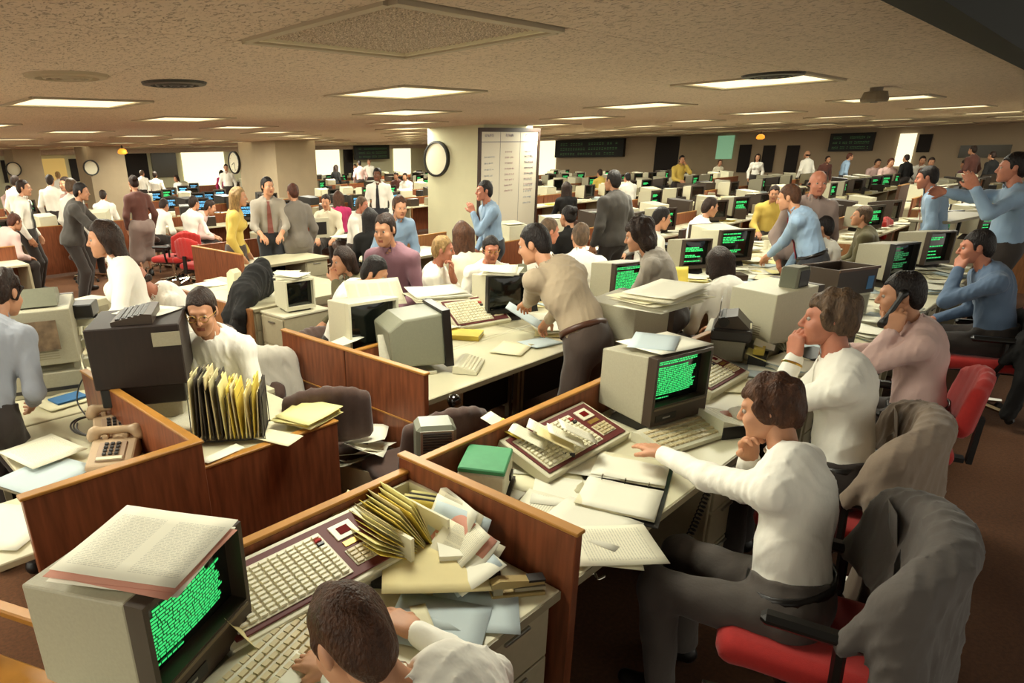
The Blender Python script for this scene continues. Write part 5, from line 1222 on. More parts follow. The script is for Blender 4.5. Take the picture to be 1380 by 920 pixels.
d3_ = make_dealer(8, 9, .52, .32); on(d3_, W(640, 418, .83), 256, 30); d3_['label'] = 'maroon dealer board on the middle desk left of the tan shirt'
on(make_keyboard(case_l, ivoryk, .28, .15, 4, 9), W(632, 495, DZ+.005), 300)['label'] = 'cream keyboard in front of the slanted grey terminal'
for k, (px, py, rz, w_, h_, m_, lab) in enumerate(((690, 470, 20, .3, .22, paper_c, 'cream folder on the middle desk front edge'), (705, 425, 30, .2, .28, paper_b, 'pale blue sheet in the bending man hands'), (728, 462, -10, .26, .2, paper_b, 'blue-white sheets below the bending man hands'), (600, 585, 10, .2, .2, paper, 'white page at the low corner of the middle desk'), (445, 442, 15, .26, .12, paper, 'white page lying along the middle end panel cap'))):
    P = W(px, py, DZ+.005) if k != 4 else Vector((2.40, 3.15, .90)); sheet(lab, P if k != 1 else W(px, py, .86), rz, m_, w_, h_, .01, rot=(R(30), 0, R(rz)) if k == 1 else None)
t = thing('printer', 'grey desk printer with open lid beside the bending man', 'printer', W(705, 405, DZ), face(255)); MB().bb(-.16, .16, -.13, .13, 0, .14, 0, .006).obj('case', black_p, t); MB().bb(-.165, .165, -.135, .135, .14, .17, 0, .004).obj('deck', case_m, t); MB().box((0, .1, .25), (.3, .015, .16), 0, .004).obj('lid', case_g, t, rot=(R(-12), 0, 0)); MB().bb(-.1, .1, -.08, .02, .17, .19).obj('yellow_pad', yel, t)
t = thing('telephone_console', 'black telephone console behind the low dealer board', 'console', W(700, 425, DZ)+Vector((.15, .1, 0)), face(250)); MB().prism([(-.08, 0), (.08, 0), (.08, .16), (-.03, .14)], -.12, .12).obj('case', black_p, t); MB().prism([(-.085, .02), (-.08, .02), (-.035, .135), (-.04, .135)], -.08, .02).obj('panel', case_l, t)
t = thing('black_globe', 'small glossy black ball-shaped lamp head at the middle desk edge', 'lamp', W(612, 540, .70)); MB().lathe([(.001, -.04), (.03, -.03), (.042, 0), (.03, .03), (.001, .042)], 14).obj('ball', mat('gloss_black', '#0b0a09', .08, coat=1), t, smooth=True); MB().tube([(0, 0, -.04), (0, 0, -.70)], .012).obj('post', black_p, t)
t = thing('side_cabinet', 'smoked glass fronted beige cabinet under the middle desk', 'cabinet', (2.53, 2.66, 0), face(268)); MB().bb(-.22, .22, -.2, .2, .02, .66, 0, .006).obj('case', beige, t); MB().bb(-.19, .10, -.206, -.2, .06, .58).obj('door', mat('smoked_brown', '#4b3b30', .25), t); MB().bb(.13, .2, -.205, -.2, .06, .58).obj('side_panel', beiged, t)
# newspapers heap on the row-2 terminal right of the tan shirt
P = W(888, 470, .80); term('M3', lambda: make_terminal('a', 'page', .40, .36, .34, 14, on=False), 'terminal buried under thick newspapers left of the white-shirted person', (3.75, 1.98, .72), 350)
t = thing('terminal_stand', 'beige stand under the newspaper-covered terminal', 'stand', (3.75, 1.98, 0)); MB().bb(-.22, .22, -.2, .2, .69, .72, 0, .004).obj('top', beige, t); [MB().bb(x-.015, x+.015, y-.015, y+.015, 0, .69).obj('leg', beiged, t) for x in (-.2, .2) for y in (-.18, .18)]
stack('thick fanned newspapers on the terminal right of the tan shirt', W(890, 408, 1.16), -8, 9, [newsp, paper_c, paper], .48, .30, .035, .009, 5, .02, cat='newspapers', name='newspaper_stack', ang=10)
tag(put('folder', sheet_mesh(yel, 2, .12, .16, .004), None, W(918, 372, .95), rot=(R(75), 0, R(-40))), 'upright yellow card beside the grey-shirted person', 'folder')
for k, (px, py, z, fa, lab, key, mk) in enumerate((
    (830, 400, .8, 250, 'terminal with green text between the tan shirt and grey shirt', 'M4', lambda: make_terminal('b', 'page', .34, .32, .32, 31)),
    (925, 358, .8, 238, 'small dark terminal with a green blur right of the grey shirt', 'M5', lambda: make_terminal('b', 'sparse', .32, .32, .30, 32)),
    (975, 348, .8, 240, 'cream terminal with double dark bezels behind the white-shirted person', 'M6', lambda: make_terminal('b', 'sparse', .42, .36, .34, 33, case=case_l)),
    (960, 300, .8, 60, 'cream sloping terminal seen from behind above the double-bezel terminal', 'M7', lambda: make_terminal('c', 'page', .44, .4, .3, 34, on=False, case=case_l)),
    (672, 428, .72, 245, 'terminal with a black blank screen in front of the man with glasses', 'M8', lambda: make_terminal('b', 'page', .36, .34, .30, 35, on=False, case=case_l, bez=black_p)))):
    P = Vector((8.28, 3.36, 0)) if key == 'M7' else W(px, py, z); term(key, mk, lab, (P.x, P.y, DZ), fa)
P = W(672, 428, .72); stack('papers on the black-screened terminal of the man with glasses', (P.x, P.y, 1.095), 30, 4, [paper, print1], .36, .28, .03, .006, 8, .02)
book('black desk diary lying on the desk right of the grey shirt', W(890, 332, .74), 20, .28, .2, .04, black_p); book('dark brown case standing behind the diary', W(920, 322, .74), 10, .28, .06, .14, brown_p, brown_p, cat='case', name='case')
for k, (px, py, rz) in enumerate(((795, 335, 10), (820, 330, 40), (905, 345, 15), (985, 355, 30), (1000, 372, 5), (1015, 345, 50), (870, 330, 70), (1040, 375, 10))):
    sheet(['white sheet on the desk left of the curly-haired person', 'second white sheet behind the curly-haired person', 'white sheet under the small dark terminal', 'white sheet at the blue-shirted man hand', 'folded white papers over the desk edge by the blue shirt', 'cream sheet behind the blue-shirted man', 'white sheet beside the black diary', 'white sheet on the dark brown bin side'][k], W(px, py, DZ+.006), rz, [paper, paper_c][k % 2], .3, .3, .012)
t = thing('long_ruler', 'reddish wooden bar across the papers beyond the tan shirt', 'bar', W(808, 343, DZ+.02), R(-5)); MB().bb(-.18, .18, -.02, .02, 0, .02).obj('bar', mat('red_wood', '#7a3a2a', .5), t); MB().bb(-.03, .0, -.02, .02, .02, .06).obj('knob', black_p, t)
t = thing('paper_cup', 'white paper cup beside the cream terminal', 'cup', W(1032, 335, DZ)); MB().lathe([(.03, 0), (.04, .11), (.037, .11), (.027, .004)], 14).obj('cup', paper, t)
# people round the middle block
posed('P19', 'dark-haired man in a white shirt bent over an open newspaper', 290, (515, 348), None, None, dict(sit=True, lean=.38, hunch=.25, hp=.5, hy=.2), hi=True, hair='neat', shirt=c_white, pants=t_dark, hairm=h_black)
posed('P21', 'fair-haired man in a white shirt with a hand at his chin', 300, (600, 318), dict(rel=(.02, .11, -.2), h=(-.5, .2, -1), d=(.1, .0, 1), n=(.5, -.7, 0), c=.8), None, dict(sit=True, lean=.12, hp=.15, hy=.1), sc=.95, hi=True, hair='short', shirt=c_white, pants=t_dark, hairm=h_fair, skin=skin_b, sleeve=.45)
posed('P22', 'man with glasses and dark hair facing the viewer over a terminal', 232, (663, 319), None, None, dict(sit=True, lean=.28, hp=.25), sc=.95, hi=True, hair='neat', shirt=c_white, pants=t_dark, hairm=h_black, skin=skin_b, glasses=True)
posed('P23', 'woman with long wavy brown hair seen from behind', 60, (622, 298), None, None, dict(sit=True, fem=True, lean=.1), hair='long', shirt=c_cream, pants=t_dark, hairm=h_brown)
posed('P24', 'man in a blue shirt standing in front of the whiteboard', 150, (652, 243), dict(rel=(-.02, .16, -.25), h=(-.5, -.2, -1)), None, dict(sit=False, lean=.16, hp=.05), sc=.96, hi=True, hair='neat', shirt=c_blue, pants=t_navy, hairm=h_black, skin=skin_b)
posed('P25', 'dark-haired man in a pale blue shirt bending behind the reading man', 250, (540, 264), None, None, dict(sit=False, lean=.34, hp=.3), sc=.93, hair='short', shirt=c_blue, pants=t_dark, hairm=h_brown)
posed('P25b', 'man in a plum shirt bending beside the pale blue shirt', 200, (516, 288), None, None, dict(sit=True, lean=.3, hp=.2), sc=1.12, hair='short', shirt=c_purp, pants=t_dark, hairm=h_dark)
posed('P20', 'woman with dark hair in an olive top, hand at her face', 170, (457, 333), dict(rel=(-.02, .13, -.16), h=(-.5, .3, -1)), None, dict(sit=True, fem=True, lean=.24, hp=.2), sc=.93, hair='bob', shirt=c_olive, pants=t_dark, hairm=h_dark)
posed('P14', 'man with glasses and white shirt peering round the woodgrain terminal', 215, (266, 391), None, None, dict(sit=True, lean=.25, hp=.3, hy=.25), hi=True, hair='neat', shirt=c_white, pants=t_dark, hairm=h_dark, glasses=True)
posed('P15', 'balding man bowed behind the woodgrain terminal', 180, (168, 362), None, None, dict(sit=True, lean=.4, hunch=.3, hp=.6), hi=True, hair='bald', shirt=c_white, pants=t_dark, hairm=h_dark, skin=skin_b)
posed('P16', 'woman with dark hair in a loose white blouse at the left', 165, (132, 297), dict(t=(-.3, .4, 1.0)), None, dict(sit=False, fem=True, hz=.82, lean=.15, side=.15), hair='bob', shirt=c_white, pants=t_dark, hairm=h_dark, skirt=True)
posed('P17', 'woman walking down the aisle in a brown top and pale skirt', 85, (178, 236), None, None, dict(sit=False, fem=True, lean=.06, rf=(.1, .22, .09)), sc=1.03, hair='bun', shirt=c_brown, pants=c_plaid, hairm=h_dark, skirt=True)
posed('P18', 'dark-haired person in a striped grey-blue shirt leaning in at the far left edge', 40, (6, 364), dict(w=W(52, 452, 1.0)), dict(w=W(45, 540, .85)), dict(sit=False, hz=.9, lean=.5, hp=.4), sc=.925, hi=True, hair='curly', shirt=cloth('striped_grey_blue_shirt', '#8f939c'), pants=t_dark, hairm=h_dark)
posed('P28', 'young man in a grey shirt and maroon tie leaning on the wood partition', 240, (360, 238), dict(t=(-.12, .34, 1.0), n=(0, 0, -1)), dict(t=(.12, .34, 1.0), n=(0, 0, -1)), dict(sit=False, lean=.12, hy=.5), hair='neat', shirt=c_grey, pants=t_navy, hairm=h_black, tie=tie_m, sleeve=.5)
posed('P29', 'woman in a grey suit with her back turned at the wood partition', 75, (393, 247), None, None, dict(sit=False, fem=True, lean=.05, hp=.2), sc=.97, hair='short', shirt=c_suit, pants=c_suit, hairm=h_red, jacket=True, skirt=True)
posed('P30', 'woman with wavy fair hair in a yellow blouse', 320, (322, 252), None, None, dict(sit=False, fem=True, lean=.1), sc=.97, hair='long', shirt=c_yel, pants=t_brown, hairm=h_fair)

# loose things over the right-hand desks
rr = random.Random(21); SP2 = [o for o in bpy.data.objects if o.parent is None and o.get('category') in ('computer terminal', 'machine', 'box', 'bin', 'cabinet', 'keyboard', 'dealer board', 'console', 'printer', 'person', 'stand', 'case', 'cup', 'calculator')]
def clear_at(x, y, r=.24): return all(math.hypot(o.location.x-x, o.location.y-y) > r for o in SP2)
cn2 = {}
for nm, x0, x1, y0, y1, st in (('front right desks', 4.2, 9.0, 1.0, 1.5, .27), ('near middle desks', 3.95, 9.8, 2.45, 2.85, .30), ('far middle desks', 3.3, 9.8, 3.05, 3.5, .30)):
    x = x0
    while x < x1:
        for q in (0, 1):
            u, v = x+rr.uniform(0, st), y0+(y1-y0)*(q+rr.random())/2; r_ = rr.random()
            if not clear_at(u, v): continue
            k = cn2[nm] = cn2.get(nm, -1)+1; o_ = ordn(k)
            m_ = rr.choice([paper, paper, paper_c, paper_b, manila, newsp, paper_y])
            if r_ < .52: sheet(f'loose paper on the {nm}, {o_} item from the left', (u, v, DZ+.001), rr.uniform(0, 180), m_, .22, .28, .02)
            elif r_ < .74: stack(f'untidy paper stack on the {nm}, {o_} item from the left', (u, v, DZ+.001), rr.uniform(0, 180), 5, [m_, paper], .22, .28, .02, .009, k, .02, ang=14)
            elif r_ < .84: book(f'thick directory on the {nm}, {o_} item from the left', (u, v, DZ), rr.uniform(0, 180), .2, .26, rr.uniform(.03, .07), rr.choice([black_p, beiged, yel, brown_p, greenb]))
            elif r_ < .90 and clear_at(u, v, .36): tel(f'tan telephone on the {nm}, {o_} item from the left', (u, v, DZ), rr.uniform(200, 300) if 'far' not in nm else 90)
            elif r_ < .95: t = thing('paper_cup', f'white cup on the {nm}, {o_} item from the left', 'cup', (u, v, DZ)); MB().lathe([(.03, 0), (.038, .10), (.034, .10), (.026, .006)], 12).obj('cup', paper, t)
            else: t = thing('card_box', f'small dark card box on the {nm}, {o_} item from the left', 'box', (u, v, DZ), rr.uniform(0, 3)); MB().bb(-.08, .08, -.06, .06, 0, .10, 0, .004).obj('case', brown_p, t); MB().bb(-.06, .06, -.05, .05, .10, .13).obj('cards', paper_c, t)
        x += st

P = W(322, 472, .86); chair('plain', 'red chair under the pale jacket behind the wire file rack', (P.x+.1, P.y+.15), 60); jacket('pale grey jacket over a chair back behind the wire file rack', (P.x+.1, P.y+.15), 60, cloth('pale_grey_jacket', '#c2bcae'), .84, 1)
# ------------------------------------------------------------------ second block: walnut counter with coat, cabinet with terminal
P = W(265, 388, .72); C0 = Vector((2.93, 4.9, 0))
panel('walnut end of the counter on which the black coat hangs', 3.03, 3.065, 5.42, 7.1, .655, name='counter_end', split=2, cat='counter', m=woodl, cap=False)
for lab, y0, y1 in (('near cream counter top under the black coat', 5.42, 5.97), ('middle cream counter top behind the coat', 5.98, 6.53), ('far cream counter top left of the suited woman', 6.54, 7.1)): desk(lab, 3.07, 4.5, y0, y1, ped='l', back=False, z=.645)
S = SDF(); S.cone((.05, .0, .80), (.30, .18, .84), .13, .15, .08); S.cone((.30, .2, .86), (.34, .22, 1.00), .13, .10, .08); S.cone((.05, 0, .84), (.2, .1, .95), .10, .12, .08)
for k_, (yy, zz) in enumerate(((-.16, .52), (-.07, .38), (.03, .30), (.12, .46))): S.cone((.02, yy*.7, .80), (-.10, yy, zz+.12), .10, .075, .07); S.cone((-.10, yy, zz+.12), (-.09, yy*1.05, zz-.06), .075, .035, .06)
sdf_thing('coat', 'black coat thrown over the end of the walnut counter', 'coat', S, c_black, .014, creases(.02), (3.13, 5.72, -.06), R(-5))
t = thing('file_cabinet', 'beige two-drawer file cabinet at the aisle', 'cabinet', (3.05+.02, 4.55, 0)); a0, a1, b0, b1 = 2.845, 3.35, 4.64, 5.06
t.location = (3.39, 5.21, 0); MB().bb(-.25, .25, -.2, .2, .03, .60, 0, .005).obj('body', beige, t); MB().bb(-.24, .24, -.19, .19, 0, .03).obj('plinth', black_p, t); MB().bb(-.258, .258, -.208, .208, .60, .622, 0, .004).obj('top', case_l, t)
for z0, z1 in ((.05, .31), (.325, .585)):
    d_ = MB().bb(-.262, -.25, -.185, .185, z0, z1, 0, .003).obj('drawer', beige, t); MB().bb(-.275, -.262, -.05, .05, z1-.05, z1-.035).obj('handle', steel, d_)
term('C1', lambda: make_terminal('b', 'page', .30, .28, .28, 41, on=False, case=case_l, bez=case_l, base=.02), 'cream terminal with a black blank screen on the file cabinet', (3.40, 5.21, .622), 262)
stack('white papers lying on the file cabinet terminal', (3.40, 5.23, .925), 20, 5, [paper], .22, .28, .02, .006, 2, .03)
for k, (px, py, m_, lab) in enumerate(((285, 383, paper, 'white sheet on the left end of the walnut counter'), (300, 378, paper_c, 'cream sheet beside the black coat'), (385, 368, paper, 'white page behind the file cabinet'), (350, 352, paper_c, 'cream page on the far end of the counter'), (372, 356, paper, 'white crumpled page on the counter behind the file cabinet'))):
    sheet(lab, W(px, py, .648), 20*k, m_, .3, .32, .02)
t = thing('paper_bag', 'cream paper bag at the edge of the counter beside the coat', 'bag', W(318, 392, .645), R(20)); MB().prism([(-.06, 0), (.06, 0), (.05, .2), (.0, .24), (-.05, .2)], -.06, .06).obj('bag', paper_c, t)
# wooden low wall block where three people stand
panel('low walnut partition facing the aisle behind the counter', 3.95, 3.99, 7.15, 8.46, .90, split=2, m=wood, name='low_partition'); panel('low walnut partition with oak top at which the grey-shirted man leans', 3.99, 5.6, 8.42, 8.46, .90, split=2, m=wood, name='low_partition', cap=True, mcap=wood)
panel('second low walnut partition with oak cap right of the suited woman', 5.65, 7.4, 7.0, 7.04, .86, split=2, m=woodl, name='low_partition')
desk('white-topped table inside the low walnut partition', 4.1, 5.3, 7.2, 7.9, ped='r'); desk('white-topped table right of the suited woman', 5.35, 6.8, 6.2, 6.9, ped='r')
stack('white papers on the table inside the walnut partition', W(330, 330, .73), 10, 4, [paper], .34, .26, .02, .006, 3); stack('white papers in yellow folders by the suited woman', W(447, 303, .8), 10, 4, [yel, paper], .3, .24, .03, .008, 4)
sheet('large white sheet on the table right of the suited woman', W(468, 318, .74), 5, paper, .5, .4); t = thing('sign_holder', 'cream-framed black notice holder behind the suited woman', 'holder', W(433, 320, .78), face(250)); MB().bb(-.14, .14, -.02, .02, 0, .3, 0, .004).obj('frame', case_l, t); MB().bb(-.09, .09, -.025, -.02, .05, .24).obj('panel', black_p, t)
for k, (px, py, fa, lab) in enumerate(((262, 340, 20, 'red chair with empty seat beside the aisle carpet'), (248, 318, 70, 'red-seated chair with dark back near the blue screens'), (228, 318, 120, 'red chair turned sideways at the left side of the aisle'))): chair('red' if k else 'plain', lab, W(px, py, .8) if k else (4.6, 9.6), fa)
# ------------------------------------------------------------------ people farther back: shared poses
K = {
 'sit': lambda: Fig(sit=True, lean=.15, hp=.25), 'sitf': lambda: Fig(sit=True, fem=True, lean=.12, hp=.15), 'sitl': lambda: Fig(sit=True, lean=.42, hunch=.25, hp=.4),
 'st': lambda: Fig(sit=False, lean=.06, hp=.1), 'stf': lambda: Fig(sit=False, fem=True, lean=.05, hp=.1), 'stl': lambda: Fig(sit=False, lean=.3, hp=.2, la=dict(t=(-.25, .62, .85)), ra=dict(t=(.25, .62, .85))),
 'sta': lambda: Fig(sit=False, lean=.05, la=dict(t=(-.08, .22, 1.48), h=(-.6, 0, -1)), ra=dict(t=(.1, .35, 1.05)))}
def bg(pose, hair, px, py, fa, label, shirt, pants=t_dark, hm=h_dark, skin=None, tie=None, jacket=False, far=None):
    key = f'{pose}_{hair}_{int(bool(tie))}{int(jacket)}'; sk = pose == 'stf'
    if px > 900 and py < 216 and pose in ('st', 'stf', 'sit'): far = 27.0-(px % 5)*.3
    elif px < 500 and py < 236 and pose in ('st', 'stf') and py < 232: far = -(22.0+(px % 4))
    if far and pose in ('st', 'sit'):
        z_ = (onX(px, py, far) if far > 0 else onY(px, py, -far))[1]; pose = 'st' if z_ > 1.56 else 'sit'; key = f'{pose}_{hair}_{int(bool(tie))}{int(jacket)}'
    p = person(key, K[pose], label, faceP(fa), pin=(px, py), shirt=shirt, pants=pants, hairm=hm, skin=skin, tie=tie, hair=hair, jacket=jacket, skirt=sk, far=far)
    return p
bg('sitf', 'long', 497, 280, 60, 'woman with long black hair in a black top left of the near column', c_black, hm=h_black)
bg('sit', 'short', 490, 265, 300, 'pale-haired man in a white shirt beyond the black-topped woman', c_white, hm=h_grey, skin=skin_b)
bg('sitf', 'long', 455, 257, 60, 'long-haired woman in pink by the far walnut partition', c_mag, hm=h_brown)
bg('sit', 'short', 438, 262, 220, 'dark-haired man with a phone in front of the yellow papers', c_cream)
bg('st', 'neat', 508, 226, 215, 'standing man in white shirt and black tie below the back ticker board', c_white, t_navy, h_black, skin_c, tie_b)
bg('st', 'neat', 484, 216, 60, 'man in a pinkish shirt with his back turned, far behind the column', c_pink, t_dark, h_black)
bg('stf', 'long', 453, 222, 20, 'woman in black standing before the bright back window', c_black, c_black)
bg('st', 'short', 414, 217, 330, 'man in white standing left of the bright back window', c_white)
bg('st', 'neat', 478, 221, 200, 'far man in a dark top beside the pinkish shirt', c_black)
bg('st', 'short', 497, 214, 230, 'far man in white under the back ticker board', c_white, hm=h_grey)
bg('sit', 'neat', 533, 232, 200, 'far dark-haired man at the near column left edge', c_brown)
bg('sit', 'neat', 545, 233, 200, 'second far dark-haired man beside the near column edge', c_white)
bg('stf', 'bob', 298, 229, 60, 'woman in a magenta top standing by the second column', c_mag, t_dark, h_black)
bg('st', 'neat', 304, 221, 240, 'man in white behind the magenta-topped woman', c_white, hm=h_black)
# left side
for a in (('st', 'neat', 31, 242, 330, 'standing man in a white shirt and dark tie at the far left', c_white, t_dark, h_dark, None, tie_b), ('sit', 'neat', 12, 250, 300, 'seated man in a lilac shirt at the left edge', c_pink), ('st', 'neat', 66, 235, 60, 'man in white with his back turned below the left clocks', c_white), ('st', 'neat', 77, 231, 70, 'second man in white with his back turned below the left clocks', c_white, t_dark, h_fair), ('st', 'neat', 85, 238, 200, 'man in pale shirt facing in, right of the two backs', c_pink),
          ('st', 'short', 96, 240, 20, 'fair-headed man in white behind the dark jacket at the left', c_white, t_dark, h_grey), ('stl', 'neat', 110, 246, 330, 'man in a dark blue jacket at the left', c_suitd, t_dark, h_black, None, None, True), ('st', 'neat', 20, 236, 30, 'far man in white at the left edge of the room', c_white), ('sitl', 'short', 22, 288, 20, 'auburn-haired person in a pink shirt bent over at the left', c_pink, t_dark, h_red),
          ('sit', 'neat', 138, 256, 60, 'seated man in white with his back turned, left of the walking woman', c_white), ('sitl', 'neat', 222, 268, 30, 'man in white bending over a desk right of the walking woman', c_white), ('sit', 'neat', 262, 264, 20, 'man in white with his back turned near the red chairs', c_white), ('sitl', 'neat', 286, 270, 330, 'man in lilac bending beside the fair-haired woman', c_pink), ('st', 'short', 191, 229, 40, 'far man in white by the dim glass window', c_white, t_dark, h_grey), ('st', 'neat', 208, 231, 60, 'second far man in white by the dim glass window', c_white), ('sitf', 'bob', 236, 236, 200, 'far person in white behind the blue screens', c_white), ('sitf', 'long', 105, 268, 60, 'woman in black seated behind the white blouse', c_black, t_dark, h_black)): bg(*a)
# right side
for a in (('sitf', 'long', 763, 245, 50, 'dark-haired woman in black beside a red coat, right of the whiteboard', c_black), ('st', 'neat', 826, 229, 75, 'broad man in a black suit with his back turned', c_suitd, t_dark, h_black, None, None, True), ('sit', 'neat', 808, 228, 60, 'yellow-collared person facing a green terminal, far right of the whiteboard', c_yel), ('sit', 'neat', 845, 233, 60, 'man in white right of the black-suited back', c_white, t_dark, h_black),
          ('sitf', 'bun', 765, 277, 70, 'person with a dark bun and phone right of the whiteboard', c_black, t_dark, h_black), ('sit', 'neat', 745, 294, 330, 'grey-fair man leaning behind the tan shirt', c_white, t_dark, h_grey, skin_b), ('sit', 'neat', 783, 300, 40, 'man in white with his back turned above the tan shirt', c_white, t_dark, h_grey), ('sitl', 'neat', 832, 277, 200, 'black-haired man in a grey shirt stretching an arm beside a green screen', c_grey, t_dark, h_black),
          ('sit', 'neat', 897, 279, 320, 'dark-haired man in white and tie looking down behind the curly hair', c_white, t_dark, h_black, None, tie_b), ('sit', 'neat', 962, 266, 320, 'dark-haired man behind the cream sloping terminal', c_white, t_dark, h_dark), ('sta', 'neat', 920, 209, 230, 'woman in yellow holding a phone in the far right', c_yel, t_dark, h_black), ('stf', 'neat', 971, 215, 230, 'woman in a pale top standing below the green-lit window', c_cream, c_cream, h_brown),
          ('stf', 'long', 1022, 207, 200, 'woman in white far away under the amber lamp', c_white), ('sit', 'short', 1045, 250, 200, 'dark-haired man in yellow left of the blue-shirted standing man', c_yel), ('st', 'bald', 1106, 229, 215, 'balding man in a pinkish-brown suit behind the blue shirt', c_plaid, t_dark, h_dark, skin_b, None, True), ('st', 'bald', 1088, 203, 60, 'far person in white with his back turned at the right', c_white),
          ('sit', 'short', 1117, 210, 230, 'dark-haired person in brown below the far right ticker board', c_brown), ('sit', 'short', 1147, 206, 300, 'person in blue and red right of the ticker board', c_blue, t_dark, h_red), ('sit', 'short', 1185, 214, 220, 'far person in a pink top at the right wall', c_pink), ('sit', 'short', 1203, 213, 220, 'far person in a pale top at the right wall', c_pink, t_dark, h_red), ('sit', 'neat', 1222, 208, 60, 'far dark-haired person before the lit slit window', c_black), ('sit', 'neat', 1245, 210, 200, 'far person in white right of the lit slit window', c_white), ('sit', 'neat', 1257, 212, 200, 'far person in a dark top at the right wall', c_brown), ('st', 'neat', 1312, 196, 60, 'far person in a brown jacket before the dim right window', c_brown), ('sit', 'short', 1338, 204, 60, 'far person in white and black at the right end', c_black), ('sit', 'short', 1300, 215, 60, 'far person in plum at the right end desks', c_purp)): bg(*a)
# ------------------------------------------------------------------ rows of desks filling the room
rr = random.Random(11)
ORD = ['first', 'second', 'third', 'fourth', 'fifth', 'sixth', 'seventh', 'eighth', 'ninth', 'tenth', 'eleventh', 'twelfth', 'thirteenth', 'fourteenth', 'fifteenth', 'sixteenth', 'seventeenth', 'eighteenth', 'nineteenth', 'twentieth']
def inview(x, y, z=1.0, mg=40):
    v = np.array((x, y, z-EYE)); d = _fw @ v
    if d < .5: return False
    px, py = CX+F_PX*(_r2 @ v)/d, CY+F_PX*(_d2 @ v)/d
    return -mg < px < 1380+mg and 150 < py < 920+mg
def in_column(x, y, m=.9): return CX0-m < x < CX1+m and CY0-m < y < CY1+m or C2X-m < x < C2X+1.5+m and B2.y-m < y < A2.y+m
def make_bench(L=2.0, dep=.62):
    t = thing('desk', '', 'desk'); MB().bb(-L/2+.01, L/2-.01, -dep, -.02, .69, .72, 0, .004).obj('worktop', lam, t)
    MB().bb(-L/2, L/2, -.016, -.001, .05, .90).obj('partition', wood, t); MB().bb(-L/2, L/2, -.02, -.001, .90, .912).obj('cap', oak, t)
    for sx in (-1, 1): MB().bb(sx*L/2-(.03 if sx > 0 else 0), sx*L/2+(.03 if sx < 0 else 0), -dep+.02, -.02, 0, .69).obj('side', woodl if sx < 0 else beige, t)
    return t
def farterm(on, col, case):
    t = thing('terminal', '', 'computer terminal'); w_, h, d = .36, .34, .34
    MB().bb(-.12, .12, -.1, .1, 0, .05).obj('pedestal', dark_p, t); m = MB()
    m.add([(-w_/2, -d/2, .05), (w_/2, -d/2, .05), (w_/2, -d/2, .05+h), (-w_/2, -d/2, .05+h), (-w_*.42, d/2, .07), (w_*.42, d/2, .07), (w_*.42, d/2, .01+h), (-w_*.42, d/2, .01+h)], [(0, 1, 2, 3), (5, 4, 7, 6), (1, 5, 6, 2), (4, 0, 3, 7), (3, 2, 6, 7), (0, 4, 5, 1)]); m.obj('case', case, t)
    m = MB()
    for a in ((-w_/2, -w_/2+.025, .05, .05+h), (w_/2-.025, w_/2, .05, .05+h), (-w_/2+.025, w_/2-.025, .05, .10), (-w_/2+.025, w_/2-.025, .02+h, .05+h)): m.bb(a[0], a[1], -d/2-.03, -d/2, a[2], a[3])
    m.obj('bezel', brown_p, t); MB().bb(-w_/2+.025, w_/2-.025, -d/2-.006, -d/2, .10, .02+h).obj('screen', glass_d, t)
    if on:
        tm = screen_text(.24, .18, 77, 9, 'page' if on == 2 else 'sparse')
        for v in tm.v: v.y = -d/2-.009; v.z += .22
        stuff(tm.obj('screen_text', col, t))
    return t
TV = [(2, txt_g, case_m, 'green screen'), (1, txt_g, case_l, 'a few green lines'), (0, None, case_l, 'a blank screen'), (0, None, brown_p, 'a dark case'), (2, txt_b, case_m, 'a blue screen')]
blocks = [('second', 5.30, 4.55, 26, 'R'), ('third', 7.55, 7.6, 27, 'R'), ('fourth', 10.2, 6.2, 27, 'R'), ('fifth', 12.9, 5.6, 27, 'R'), ('sixth', 15.6, 7.0, 27, 'R'), ('seventh', 18.4, 7.2, 27, 'R'), ('eighth', 21.2, 8.6, 27, 'R'), ('ninth', 24.0, 9.0, 27, 'R'), ('tenth', 26.8, 10.0, 27, 'R'),
          ('right-hand front', 3.0, 10.6, 27, 'R'), ('rearmost front', 1.3, 12.2, 27, 'R'), ('first left', 5.4, -.6, 1.5, 'L'), ('second left', 7.9, -.4, 2.2, 'L'), ('third left', 10.5, .3, 3.2, 'L'), ('fourth left', 13.2, 1.0, 4.4, 'L'), ('fifth left', 16.2, 1.6, 5.6, 'L'), ('sixth left', 19.4, 2.2, 7.0, 'L'), ('seventh left', 22.6, 2.6, 7.6, 'L')]
for k, (px, py) in enumerate(((212, 264), (231, 259), (230, 273), (248, 256), (262, 252), (268, 267), (283, 265), (297, 262))):
    P = W(px, py, .95); proto('far4', lambda: farterm(2, txt_b, dark_p), (P.x, P.y, .72), face(236+rr.uniform(-8, 8)), f'blue-screened terminal, {ORD[k]} from the left in the far blue cluster', 'blue-screened terminal cluster')
    tt = thing('terminal_table', f'small table under the blue-screened terminal, {ORD[k]} from the left', 'table', (P.x, P.y, 0), face(236), 'tables under the blue screens'); MB().bb(-.24, .24, -.26, .22, .69, .72, 0, .004).obj('top', lam, tt); MB().bb(-.2, .2, -.02, .02, 0, .69).obj('leg', beige, tt); SPOTS.append((P.x, P.y))
SPOTS.append(tuple(W(1215, 272, .9)[:2]))
def near_person(x, y, hx, hy): return any(abs(p[0]-x) < hx and abs(p[1]-y) < hy for p in SPOTS)
fp = {}; far_clear = lambda x, y: not any(a-.3 < x < b+.3 and c-.3 < y < d+.3 for a, b, c, d in COLS)
